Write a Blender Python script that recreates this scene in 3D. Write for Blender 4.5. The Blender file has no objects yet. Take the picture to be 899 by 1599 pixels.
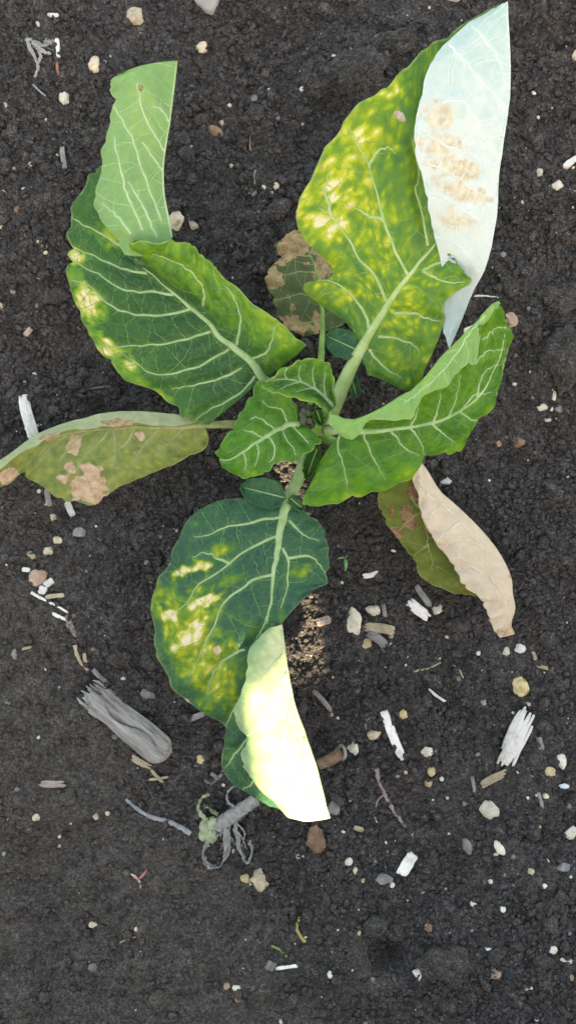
import bpy, math, random
import numpy as np
from mathutils import Vector

# ------------------------------------------------------------------ camera, sky, sun, exposure
SC = bpy.context.scene
COL = SC.collection
H = 0.625                # camera height above the soil (m)
K = 0.00072              # tangent per photo pixel (899 x 1599 photo)
CX, CY = 449.5, 799.5

cam_d = bpy.data.cameras.new('camera')
cam = bpy.data.objects.new('camera', cam_d); COL.objects.link(cam)
cam.location = (0, 0, H); cam.rotation_euler = (0, 0, 0)
cam_d.sensor_fit = 'VERTICAL'; cam_d.angle = 2 * math.atan(CY * K)
cam_d.clip_start = 0.01; cam_d.clip_end = 2000
SC.camera = cam

SUN_EL = math.radians(30)
_az = Vector((0.12, -0.993)).normalized()
SUN = Vector((_az.x * math.cos(SUN_EL), _az.y * math.cos(SUN_EL), math.sin(SUN_EL)))
world = bpy.data.worlds.new('World'); SC.world = world; world.use_nodes = True
wt = world.node_tree; wt.nodes.clear()
sky = wt.nodes.new('ShaderNodeTexSky'); sky.sky_type = 'NISHITA'; sky.sun_disc = False
sky.sun_elevation = SUN_EL; sky.sun_rotation = math.atan2(_az.x, _az.y)
sky.air_density = 1.0; sky.dust_density = 2.5; sky.ozone_density = 1.0
bg = wt.nodes.new('ShaderNodeBackground'); bg.inputs['Strength'].default_value = 0.15
wo = wt.nodes.new('ShaderNodeOutputWorld')
wt.links.new(sky.outputs[0], bg.inputs[0]); wt.links.new(bg.outputs[0], wo.inputs[0])
sun_d = bpy.data.lights.new('sun', 'SUN'); sun_d.energy = 4.6; sun_d.angle = math.radians(0.5)
sun_d.color = (1.0, 0.93, 0.82)
sun_o = bpy.data.objects.new('sun', sun_d); COL.objects.link(sun_o)
sun_o.rotation_euler = SUN.to_track_quat('Z', 'Y').to_euler(); sun_o.location = (0.5, -2, 2)
vs = SC.view_settings
vs.view_transform = 'Standard'; vs.look = 'None'; vs.gamma = 1.0; vs.exposure = 2.32
try:
    vs.use_white_balance = True; vs.white_balance_temperature = 10400; vs.white_balance_tint = 10
except Exception:
    pass
SC.render.engine = 'CYCLES'
SC.cycles.use_denoising = True
SC.cycles.max_bounces = 6; SC.cycles.diffuse_bounces = 3; SC.cycles.glossy_bounces = 2; SC.cycles.transparent_max_bounces = 4
SC.cycles.use_adaptive_sampling = True; SC.cycles.adaptive_threshold = 0.02
SC.cycles.sample_clamp_indirect = 6

rng = np.random.default_rng(7)
random.seed(7)

# ------------------------------------------------------------------ helpers
def P(px, py, z):
    """photo pixel + height above soil -> metres"""
    return ((px - CX) * K * (H - z), (CY - py) * K * (H - z), z)

def hash3(i, j, k):
    n = (i.astype(np.int64) * 374761393 + j.astype(np.int64) * 668265263 + k.astype(np.int64) * 2147483647)
    n = (n ^ (n >> 13)) & 0xffffffff
    n = (n * 1274126177) & 0xffffffff
    n = (n ^ (n >> 16)) & 0xffffffff
    return n.astype(np.float64) / 4294967295.0

def noise3(x, y, z):
    x = np.asarray(x, float); y = np.asarray(y, float) + 0 * x; z = np.asarray(z, float) + 0 * x
    i = np.floor(x); j = np.floor(y); k = np.floor(z)
    u, v, w = x - i, y - j, z - k
    u, v, w = (t * t * t * (t * (t * 6 - 15) + 10) for t in (u, v, w))
    r = 0
    for a in (0, 1):
        for b in (0, 1):
            for c in (0, 1):
                wgt = (u if a else 1 - u) * (v if b else 1 - v) * (w if c else 1 - w)
                r = r + wgt * hash3(i + a, j + b, k + c)
    return r * 2 - 1

def fbm(x, y, z=0.0, octv=3):
    s, a, f = 0, 1.0, 1.0
    for o in range(octv):
        s = s + a * noise3(np.asarray(x) * f + 17.3 * o, np.asarray(y) * f + 5.1 * o, np.asarray(z) * f + 3.7 * o)
        a *= 0.5; f *= 2.03
    return s

def sstep(a, b, x):
    t = np.clip((np.asarray(x, float) - a) / (b - a), 0, 1)
    return t * t * (3 - 2 * t)

def mesh_np(name, V, F, mats, parent=None, smooth=True, mat_idx=None, attrs=None, uv=None):
    """F: (n,3)/(n,4) int array or list of such arrays"""
    me = bpy.data.meshes.new(name)
    V = np.asarray(V, np.float32)
    Fs = F if isinstance(F, list) else [F]
    Fs = [np.asarray(f, np.int32) for f in Fs if len(f)]
    loops = np.concatenate([f.ravel() for f in Fs])
    tot = np.concatenate([np.full(len(f), f.shape[1], np.int32) for f in Fs])
    st = np.concatenate([[0], np.cumsum(tot)[:-1]]).astype(np.int32)
    me.vertices.add(len(V)); me.vertices.foreach_set('co', V.ravel())
    me.loops.add(len(loops)); me.loops.foreach_set('vertex_index', loops)
    me.polygons.add(len(tot)); me.polygons.foreach_set('loop_start', st)
    me.polygons.foreach_set('loop_total', tot)
    if mat_idx is not None:
        me.polygons.foreach_set('material_index', np.asarray(mat_idx, np.int32))
    me.polygons.foreach_set('use_smooth', np.full(len(tot), bool(smooth)))
    if uv is not None:
        l = me.uv_layers.new(name='UVMap')
        l.data.foreach_set('uv', np.asarray(uv, np.float32)[loops].ravel())
    for k, a in (attrs or {}).items():
        at = me.attributes.new(k, 'FLOAT', 'POINT'); at.data.foreach_set('value', np.asarray(a, np.float32))
    me.update(calc_edges=True)
    for m in (mats if isinstance(mats, (list, tuple)) else [mats]):
        me.materials.append(m)
    o = bpy.data.objects.new(name, me); COL.objects.link(o)
    if parent is not None: o.parent = parent
    return o

def tag(o, label, cat, group=None, kind=None):
    o['label'] = label; o['category'] = cat
    if group: o['group'] = group
    if kind: o['kind'] = kind
    return o

def tube(pts, rad, sides=8, flat=None, up=None, rough=0.0, seed=0):
    """verts/faces of a tapered tube along pts (n,3); rad (n,); flat: squash along 'up' vectors (n,3)"""
    pts = np.asarray(pts, float); n = len(pts); rad = np.asarray(rad, float) * np.ones(n)
    T = np.gradient(pts, axis=0); T /= np.linalg.norm(T, axis=1)[:, None] + 1e-12
    if up is None:
        ref = np.tile([0.03, 0.05, 1.0], (n, 1))
        bad = np.abs((T * ref).sum(1)) > 0.92
        ref[bad] = [1, 0.1, 0]
    else:
        ref = np.asarray(up, float)
    B = np.cross(T, ref); B /= np.linalg.norm(B, axis=1)[:, None] + 1e-12
    N = np.cross(B, T)
    a = np.linspace(0, 2 * math.pi, sides, endpoint=False)
    fl = 1.0 if flat is None else flat
    V = pts[:, None, :] + rad[:, None, None] * (np.cos(a)[None, :, None] * B[:, None, :] + fl * np.sin(a)[None, :, None] * N[:, None, :])
    V = V.reshape(-1, 3)
    if rough:
        d = rough * rad.mean() * np.random.default_rng(seed).normal(size=V.shape); V = V + d
    i = np.arange(n - 1)[:, None] * sides; j = np.arange(sides)[None, :]; j2 = (j + 1) % sides
    F = np.stack([i + j, i + j2, i + sides + j2, i + sides + j], -1).reshape(-1, 4)
    V = np.vstack([V, pts[0], pts[-1]])
    c0, c1 = len(V) - 2, len(V) - 1
    jj = np.arange(sides); j3 = (jj + 1) % sides
    T3 = np.vstack([np.stack([np.full(sides, c0), j3, jj], -1),
                    np.stack([np.full(sides, c1), (n - 1) * sides + jj, (n - 1) * sides + j3], -1)])
    return V, F, T3

class Soup:
    def __init__(s): s.V = []; s.Q = []; s.T = []; s.n = 0
    def add(s, V, Q=None, T=None):
        s.V.append(np.asarray(V, float))
        if Q is not None and len(Q): s.Q.append(np.asarray(Q) + s.n)
        if T is not None and len(T): s.T.append(np.asarray(T) + s.n)
        s.n += len(V)
    def build(s, name, mat, parent=None, smooth=True):
        F = []
        if s.Q: F.append(np.vstack(s.Q))
        if s.T: F.append(np.vstack(s.T))
        return mesh_np(name, np.vstack(s.V), F, mat, parent, smooth)

def crom(pts, m):
    """Catmull-Rom resample of a polyline (n,k) to m points"""
    pts = np.asarray(pts, float); n = len(pts)
    if n == 2:
        t = np.linspace(0, 1, m)[:, None]; return pts[0] * (1 - t) + pts[1] * t
    E = np.vstack([2 * pts[0] - pts[1], pts, 2 * pts[-1] - pts[-2]])
    u = np.linspace(0, n - 1, m); i = np.clip(np.floor(u).astype(int), 0, n - 2); t = (u - i)[:, None]
    p0, p1, p2, p3 = E[i], E[i + 1], E[i + 2], E[i + 3]
    return 0.5 * (2 * p1 + (p2 - p0) * t + (2 * p0 - 5 * p1 + 4 * p2 - p3) * t ** 2 + (3 * p1 - p0 - 3 * p2 + p3) * t ** 3)

# ------------------------------------------------------------------ materials
class NT:
    def __init__(s, name):
        s.m = bpy.data.materials.new(name); s.m.use_nodes = True
        s.t = s.m.node_tree; s.t.nodes.clear()
    def n(s, kind, **kw):
        nd = s.t.nodes.new(kind)
        for k, v in kw.items():
            if k.startswith('i_'):
                key = k[2:]; key = int(key) if key.isdigit() else key.replace('_', ' ')
                s.set(nd.inputs[key], v)
            else:
                setattr(nd, k, v)
        return nd
    def set(s, sock, v):
        if hasattr(v, 'is_output') or isinstance(v, bpy.types.NodeSocket): s.t.links.new(v, sock)
        elif isinstance(v, (tuple, list)) and len(v) == 3 and sock.type == 'RGBA': sock.default_value = (*v, 1)
        else: sock.default_value = v
    def math(s, op, a, b=0.0, c=None, clamp=False):
        nd = s.t.nodes.new('ShaderNodeMath'); nd.operation = op; nd.use_clamp = clamp
        s.set(nd.inputs[0], a); s.set(nd.inputs[1], b)
        if c is not None: s.set(nd.inputs[2], c)
        return nd.outputs[0]
    def mix(s, f, a, b, mode='MIX'):
        nd = s.t.nodes.new('ShaderNodeMix'); nd.data_type = 'RGBA'; nd.blend_type = mode
        s.set(nd.inputs[0], f); s.set(nd.inputs[6], a); s.set(nd.inputs[7], b)
        return nd.outputs[2]
    def ramp(s, f, stops):
        nd = s.t.nodes.new('ShaderNodeValToRGB'); cr = nd.color_ramp
        while len(cr.elements) < len(stops): cr.elements.new(0.5)
        for e, (p, c) in zip(cr.elements, stops):
            e.position = p; e.color = (*c, 1) if len(c) == 3 else c
        s.set(nd.inputs[0], f); return nd.outputs[0]
    def noise(s, vec, scale, detail=3.0, rough=0.55, dist=0.0):
        nd = s.n('ShaderNodeTexNoise'); nd.inputs['Scale'].default_value = scale
        nd.inputs['Detail'].default_value = detail; nd.inputs['Roughness'].default_value = rough
        nd.inputs['Distortion'].default_value = dist
        if vec is not None: s.t.links.new(vec, nd.inputs['Vector'])
        return nd.outputs[0]
    def mr(s, v, a, b, c=0.0, d=1.0):
        nd = s.n('ShaderNodeMapRange'); nd.interpolation_type = 'SMOOTHSTEP'
        for i, x in enumerate((v, a, b, c, d)): s.set(nd.inputs[i], x)
        return nd.outputs[0]
    def out(s, shader):
        o = s.n('ShaderNodeOutputMaterial'); s.t.links.new(shader, o.inputs[0]); return s.m
    def attr(s, name):
        nd = s.n('ShaderNodeAttribute'); nd.attribute_name = name; return nd.outputs['Fac']

def simple_mat(name, c1, c2, scale=200.0, rough=0.8, bump=0.3, stretch=None, c3=None, spec=0.3, sheen=0.0, bdist=0.0006):
    t = NT(name)
    tc = t.n('ShaderNodeTexCoord')
    oi = t.n('ShaderNodeObjectInfo')
    vec = tc.outputs['Object']
    ad = t.n('ShaderNodeVectorMath', operation='ADD'); t.set(ad.inputs[0], vec)
    cx = t.n('ShaderNodeCombineXYZ'); t.set(cx.inputs[0], t.math('MULTIPLY', oi.outputs['Random'], 37.0)); t.t.links.new(cx.outputs[0], ad.inputs[1])
    vec = ad.outputs[0]
    if stretch:
        mp = t.n('ShaderNodeMapping'); mp.inputs['Scale'].default_value = stretch; t.t.links.new(vec, mp.inputs[0]); vec = mp.outputs[0]
    n1 = t.noise(vec, scale, 4, 0.6)
    n2 = t.noise(vec, scale * 5.3, 3, 0.6)
    f = t.math('ADD', t.math('MULTIPLY', n1, 0.7), t.math('MULTIPLY', n2, 0.3))
    stops = [(0.32, c1), (0.66, c2)] if c3 is None else [(0.3, c1), (0.5, c2), (0.68, c3)]
    col = t.ramp(f, stops)
    hsv = t.n('ShaderNodeHueSaturation'); t.set(hsv.inputs['Color'], col)
    t.set(hsv.inputs['Value'], t.math('ADD', 0.82, t.math('MULTIPLY', oi.outputs['Random'], 0.36)))
    b = t.n('ShaderNodeBump'); b.inputs['Strength'].default_value = bump; b.inputs['Distance'].default_value = bdist
    t.set(b.inputs['Height'], f)
    p = t.n('ShaderNodeBsdfPrincipled'); t.t.links.new(hsv.outputs[0], p.inputs['Base Color'])
    p.inputs['Roughness'].default_value = rough; p.inputs['Specular IOR Level'].default_value = spec
    t.t.links.new(b.outputs[0], p.inputs['Normal'])
    return t.out(p.outputs[0])

def leaf_mat(name, stops, tan=((0.30, 0.19, 0.10), (0.62, 0.45, 0.29)), veincol=(0.22, 0.40, 0.15), veinamt=0.40,
             trans=0.28, rough=0.42, edge=(0.50, 0.58, 0.26), mottle=0.10, net=95.0, ring_amt=0.35, nsoft=(0.42, 0.56)):
    t = NT(name)
    uv = t.n('ShaderNodeUVMap'); uv.uv_map = 'UVMap'; uvv = uv.outputs[0]
    # gently warped uv for the fine vein net
    nz = t.n('ShaderNodeTexNoise'); nz.inputs['Scale'].default_value = 70; nz.inputs['Detail'].default_value = 2; t.t.links.new(uvv, nz.inputs[0])
    off = t.n('ShaderNodeVectorMath', operation='MULTIPLY_ADD'); t.t.links.new(nz.outputs['Color'], off.inputs[0])
    off.inputs[1].default_value = (0.008, 0.008, 0); t.t.links.new(uvv, off.inputs[2]); wv = off.outputs[0]
    def vor(scale, w):
        v = t.n('ShaderNodeTexVoronoi', feature='DISTANCE_TO_EDGE'); v.inputs['Scale'].default_value = scale
        t.t.links.new(wv, v.inputs['Vector'])
        return t.mr(v.outputs['Distance'], 0.0, w, 1.0, 0.0)
    v1 = vor(net, 0.055); v2 = vor(net * 2.9, 0.075)
    net_f = t.math('ADD', t.math('MULTIPLY', v1, 0.35), t.math('MULTIPLY', v2, 0.35), clamp=True)
    ch = t.attr('chlor'); ne = t.attr('necro'); ed = t.attr('edge'); lat = t.attr('lat')
    na = t.noise(uvv, 55, 4, 0.6, 0.3); nb = t.noise(uvv, 260, 3, 0.6)
    # patchy chlorosis bounded by the vein cells
    vc = t.n('ShaderNodeTexVoronoi', feature='SMOOTH_F1'); vc.inputs['Scale'].default_value = net * 2.4; t.t.links.new(wv, vc.inputs['Vector'])
    cell = t.math('SUBTRACT', 0.42, vc.outputs['Distance'])
    f = t.math('ADD', ch, t.math('MULTIPLY', t.math('SUBTRACT', na, 0.5), 0.55))
    f = t.math('ADD', f, t.math('MULTIPLY', t.math('SUBTRACT', nb, 0.5), 0.22))
    f = t.math('ADD', f, t.math('MULTIPLY', t.math('MULTIPLY', cell, mottle * 5.0), t.math('ADD', ch, 0.15)))
    f = t.math('SUBTRACT', f, t.math('MULTIPLY', t.math('MULTIPLY', net_f, ch), 0.25), clamp=True)
    col = t.ramp(f, stops)
    # veins
    col = t.mix(t.math('MULTIPLY', net_f, veinamt), col, veincol)
    col = t.mix(t.math('MULTIPLY', lat, 0.16), col, veincol)
    # necrosis with ragged edge and ring
    nn = t.math('ADD', ne, t.math('MULTIPLY', t.math('SUBTRACT', t.noise(uvv, 160, 4, 0.65, 0.4), 0.5), 0.5))
    nfac = t.mr(nn, nsoft[0], nsoft[1])
    nt_ = t.noise(uvv, 190, 4, 0.65)
    tancol = t.mix(t.mr(nt_, 0.3, 0.66), tan[0], tan[1])
    tancol = t.mix(t.math('MULTIPLY', net_f, 0.5), tancol, tuple(min(1, c * 1.25 + 0.03) for c in tan[1]))
    ring = t.math('MULTIPLY', t.mr(nn, 0.40, 0.47), t.mr(nn, 0.50, 0.58, 1.0, 0.0))
    col = t.mix(nfac, col, tancol)
    col = t.mix(t.math('MULTIPLY', ring, ring_amt), col, tuple(c * 0.45 for c in tan[0]))
    col = t.mix(t.math('MULTIPLY', ed, t.mr(t.noise(uvv, 120, 2), 0.3, 0.6, 0.05, 0.5)), col, edge)
    hgt = t.math('SUBTRACT', t.math('MULTIPLY', na, 0.5), t.math('MULTIPLY', net_f, 0.5))
    hgt = t.math('ADD', hgt, t.math('MULTIPLY', nb, 0.12))
    b = t.n('ShaderNodeBump'); b.inputs['Strength'].default_value = 0.55; b.inputs['Distance'].default_value = 0.0011
    t.set(b.inputs['Height'], hgt)
    p = t.n('ShaderNodeBsdfPrincipled'); t.set(p.inputs['Base Color'], col)
    t.set(p.inputs['Roughness'], t.math('ADD', rough, t.math('MULTIPLY', nfac, 0.3)))
    p.inputs['Specular IOR Level'].default_value = 0.24
    t.t.links.new(b.outputs[0], p.inputs['Normal'])
    tr = t.n('ShaderNodeBsdfTranslucent')
    t.set(tr.inputs[0], t.mix(1.0, col, (1.0, 1.0, 0.55), 'MULTIPLY'))
    ms = t.n('ShaderNodeMixShader'); t.set(ms.inputs[0], trans)
    t.t.links.new(p.outputs[0], ms.inputs[1]); t.t.links.new(tr.outputs[0], ms.inputs[2])
    return t.out(ms.outputs[0])

G_UP = [(0.0, (0.014, 0.085, 0.036)), (0.28, (0.036, 0.150, 0.028)), (0.50, (0.125, 0.315, 0.028)), (0.68, (0.33, 0.46, 0.035)), (0.86, (0.66, 0.62, 0.20)), (1.0, (0.86, 0.78, 0.52))]
G_BLUE = [(0.0, (0.018, 0.100, 0.066)), (0.26, (0.036, 0.150, 0.056)), (0.46, (0.120, 0.270, 0.026)), (0.66, (0.40, 0.46, 0.025)), (0.84, (0.72, 0.66, 0.22)), (1.0, (0.88, 0.76, 0.54))]
G_UNDER = [(0.0, (0.17, 0.37, 0.15)), (0.3, (0.25, 0.49, 0.17)), (0.55, (0.36, 0.57, 0.16)), (0.75, (0.52, 0.62, 0.18)), (1.0, (0.78, 0.74, 0.40))]
M_A_UP = leaf_mat('leaf_dark_green', G_UP, trans=0.22)
M_A_UN = leaf_mat('leaf_pale_underside', G_UNDER, veincol=(0.50, 0.62, 0.38), veinamt=0.35, rough=0.55, edge=(0.62, 0.66, 0.32))
M_B_UP = leaf_mat('leaf_yellowing_green', [(0.0, (0.060, 0.20, 0.075)), (0.28, (0.105, 0.275, 0.045)), (0.48, (0.21, 0.38, 0.030)), (0.66, (0.46, 0.56, 0.030)), (0.84, (0.72, 0.68, 0.14)), (1.0, (0.88, 0.80, 0.50))],
                 trans=0.25, mottle=0.22, tan=((0.42, 0.30, 0.22), (0.70, 0.58, 0.48)))
M_B_UN = leaf_mat('leaf_bleached_underside', [(0.0, (0.32, 0.53, 0.48)), (0.35, (0.47, 0.64, 0.61)), (0.6, (0.60, 0.71, 0.69)), (1.0, (0.72, 0.76, 0.73))],
                  tan=((0.50, 0.43, 0.27), (0.74, 0.68, 0.53)), ring_amt=0.0, nsoft=(0.25, 0.95), veincol=(0.76, 0.82, 0.78), veinamt=0.35, rough=0.5, edge=(0.85, 0.9, 0.82), trans=0.15, net=75)
M_C_UP = leaf_mat('leaf_fresh_green', [(0.0, (0.020, 0.110, 0.024)), (0.28, (0.050, 0.210, 0.020)), (0.50, (0.130, 0.340, 0.022)), (0.68, (0.34, 0.47, 0.030)), (0.84, (0.62, 0.60, 0.12)), (1.0, (0.85, 0.80, 0.55))], trans=0.25)
M_C_UN = leaf_mat('leaf_fresh_underside', [(0.0, (0.15, 0.36, 0.12)), (0.3, (0.22, 0.47, 0.14)), (0.55, (0.34, 0.56, 0.14)), (0.75, (0.50, 0.60, 0.16)), (1.0, (0.75, 0.72, 0.42))],
                  veincol=(0.45, 0.60, 0.34), veinamt=0.3, rough=0.5)
M_D_UP = leaf_mat('leaf_bluish_green', G_BLUE, trans=0.22, mottle=0.14, tan=((0.55, 0.38, 0.24), (0.75, 0.60, 0.42)))
M_D_UN = leaf_mat('leaf_cream_underside', [(0.0, (0.17, 0.34, 0.18)), (0.3, (0.32, 0.48, 0.22)), (0.55, (0.58, 0.66, 0.34)), (0.8, (0.76, 0.76, 0.46)), (1.0, (0.84, 0.82, 0.60))],
                  veincol=(0.70, 0.74, 0.50), veinamt=0.3, rough=0.5, trans=0.2)
M_E_UP = leaf_mat('leaf_wilting_olive', [(0.0, (0.06, 0.12, 0.035)), (0.3, (0.14, 0.21, 0.055)), (0.55, (0.26, 0.32, 0.08)), (0.75, (0.42, 0.42, 0.10)), (0.9, (0.70, 0.60, 0.22)), (1.0, (0.85, 0.78, 0.55))],
                  veincol=(0.40, 0.46, 0.24), veinamt=0.35, rough=0.55, trans=0.2, tan=((0.45, 0.29, 0.17), (0.70, 0.52, 0.37)), mottle=0.15)
M_E_UN = leaf_mat('leaf_wilting_underside', [(0.0, (0.22, 0.31, 0.18)), (0.5, (0.38, 0.47, 0.27)), (1.0, (0.68, 0.66, 0.44))], veincol=(0.5, 0.55, 0.36), veinamt=0.3, rough=0.6)
M_F_UP = leaf_mat('leaf_dying_green', [(0.0, (0.06, 0.10, 0.02)), (0.4, (0.17, 0.22, 0.04)), (0.7, (0.36, 0.36, 0.10)), (1.0, (0.62, 0.52, 0.26))],
                  tan=((0.16, 0.075, 0.035), (0.42, 0.26, 0.15)), veincol=(0.34, 0.36, 0.12), veinamt=0.3, rough=0.65, trans=0.15, edge=(0.55, 0.42, 0.20))
M_F_UN = leaf_mat('leaf_dry_beige', [(0.0, (0.52, 0.42, 0.30)), (0.35, (0.66, 0.53, 0.40)), (0.7, (0.76, 0.65, 0.52)), (1.0, (0.84, 0.75, 0.62))],
                  tan=((0.45, 0.30, 0.20), (0.70, 0.52, 0.38)), veincol=(0.86, 0.78, 0.66), veinamt=0.5, rough=0.65, trans=0.12, edge=(0.62, 0.46, 0.30))
M_G_UP = leaf_mat('leaf_withered_tan', [(0.0, (0.05, 0.09, 0.035)), (0.4, (0.10, 0.15, 0.06)), (0.7, (0.22, 0.22, 0.12)), (1.0, (0.42, 0.33, 0.2))],
                  tan=((0.26, 0.165, 0.085), (0.54, 0.40, 0.22)), veincol=(0.30, 0.28, 0.16), veinamt=0.25, rough=0.8, trans=0.1, edge=(0.22, 0.12, 0.06))

def vein_mat(name, c1, c2, trans=0.15):
    t = NT(name)
    tc = t.n('ShaderNodeTexCoord')
    n1 = t.noise(tc.outputs['Object'], 120, 3)
    n2 = t.noise(tc.outputs['Object'], 900, 3)
    col = t.mix(t.mr(t.math('ADD', t.math('MULTIPLY', n1, .7), t.math('MULTIPLY', n2, .3)), 0.35, 0.65), c1, c2)
    b = t.n('ShaderNodeBump'); b.inputs['Strength'].default_value = 0.3; b.inputs['Distance'].default_value = 0.0005; t.set(b.inputs['Height'], n2)
    p = t.n('ShaderNodeBsdfPrincipled'); t.set(p.inputs['Base Color'], col); p.inputs['Roughness'].default_value = 0.5
    p.inputs['Specular IOR Level'].default_value = 0.35; t.t.links.new(b.outputs[0], p.inputs['Normal'])
    tr = t.n('ShaderNodeBsdfTranslucent'); t.set(tr.inputs[0], col)
    ms = t.n('ShaderNodeMixShader'); ms.inputs[0].default_value = trans
    t.t.links.new(p.outputs[0], ms.inputs[1]); t.t.links.new(tr.outputs[0], ms.inputs[2])
    return t.out(ms.outputs[0])
M_VEIN = vein_mat('vein_pale_green', (0.27, 0.46, 0.18), (0.43, 0.61, 0.32))
M_VEIN_B = vein_mat('vein_yellow_green', (0.36, 0.55, 0.20), (0.52, 0.68, 0.32))
M_VEIN_W = vein_mat('vein_white', (0.62, 0.73, 0.69), (0.78, 0.85, 0.82))
M_VEIN_U = vein_mat('vein_underside', (0.40, 0.60, 0.29), (0.54, 0.71, 0.40))
M_VEIN_T = vein_mat('vein_beige', (0.66, 0.54, 0.40), (0.82, 0.72, 0.58))
M_VEIN_O = vein_mat('vein_olive', (0.26, 0.32, 0.12), (0.42, 0.46, 0.22))
FINE = {'vein_pale_green': vein_mat('vein_fine_green', (0.10, 0.26, 0.075), (0.19, 0.37, 0.13)), 'vein_yellow_green': vein_mat('vein_fine_yellow_green', (0.20, 0.38, 0.07), (0.32, 0.50, 0.13)),
        'vein_underside': vein_mat('vein_fine_underside', (0.34, 0.56, 0.24), (0.46, 0.66, 0.32)), 'vein_olive': vein_mat('vein_fine_olive', (0.22, 0.29, 0.10), (0.34, 0.40, 0.16))}
M_PET = vein_mat('petiole_green', (0.16, 0.34, 0.07), (0.30, 0.48, 0.14), 0.1)

# ------------------------------------------------------------------ soil
def crust_mask(x, y):
    """smooth washed crust towards the lower left of the bed"""
    px = x / (K * H) + CX; py = CY - y / (K * H)
    d = (py - 760) * 0.55 - (px - 60) * 0.85 + 60 * fbm(x * 22, y * 22, 3.3, 3)
    d = d - 260 * np.exp(-(((px - 90) / 150) ** 2 + ((py - 1540) / 90) ** 2)) - 120 * np.exp(-(((px - 40) / 90) ** 2 + ((py - 1380) / 80) ** 2))
    return sstep(-40, 170, d)

def gauss(x, y, px, py, r, amp, ax=1.0):
    gx, gy, _ = P(px, py, 0); r = r * K * H
    return amp * np.exp(-(((x - gx) / (r * ax)) ** 2 + ((y - gy) / r) ** 2))

def soil_h(x, y, fine=True):
    x = np.asarray(x, float); y = np.asarray(y, float)
    c = crust_mask(x, y)
    h = 0.0050 * fbm(x * 9, y * 9, 0.5, 2) + 0.0040 * fbm(x * 34, y * 34, 1.5, 3)
    h = h + gauss(x, y, 545, 125, 52, 0.012, 1.6) - gauss(x, y, 520, 60, 45, 0.005, 1.6) + gauss(x, y, 700, 120, 60, 0.004)
    h = h - gauss(x, y, 605, 1492, 26, 0.020) + gauss(x, y, 690, 1500, 46, 0.006) + gauss(x, y, 560, 1500, 45, 0.004)
    h = h - gauss(x, y, 100, 1500, 120, 0.008) - gauss(x, y, 60, 1420, 60, 0.003) + gauss(x, y, 870, 580, 70, 0.008) - gauss(x, y, 820, 560, 22, 0.004)
    h = h + gauss(x, y, 100, 1000, 130, 0.004) + gauss(x, y, 230, 1450, 90, 0.004)
    rt = np.exp(-((x / 0.6) ** 4 + (y / 0.8) ** 4))
    h = h * (0.15 + 0.85 * rt)
    if fine:
        g = 0.0016 * fbm(x * 120, y * 120, 2.5, 2) + 0.0016 * np.abs(fbm(x * 260, y * 260, 4.5, 2))
        g2 = 0.0008 * fbm(x * 110 + 0.5 * y * 110, y * 90, 7.5, 3)
        h = h + rt * (g * (1 - 0.55 * c) + g2 * c)
    return h

def grid_axis(lo, hi, step, far):
    inner = np.arange(lo, hi + step * 0.5, step)
    g = []; d = step
    while True:
        d *= 1.22; nx = (g[-1] if g else 0) + d
        g.append(nx)
        if nx > far: break
    g = np.array(g)
    return np.concatenate([(lo - g)[::-1], inner, hi + g])

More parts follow.
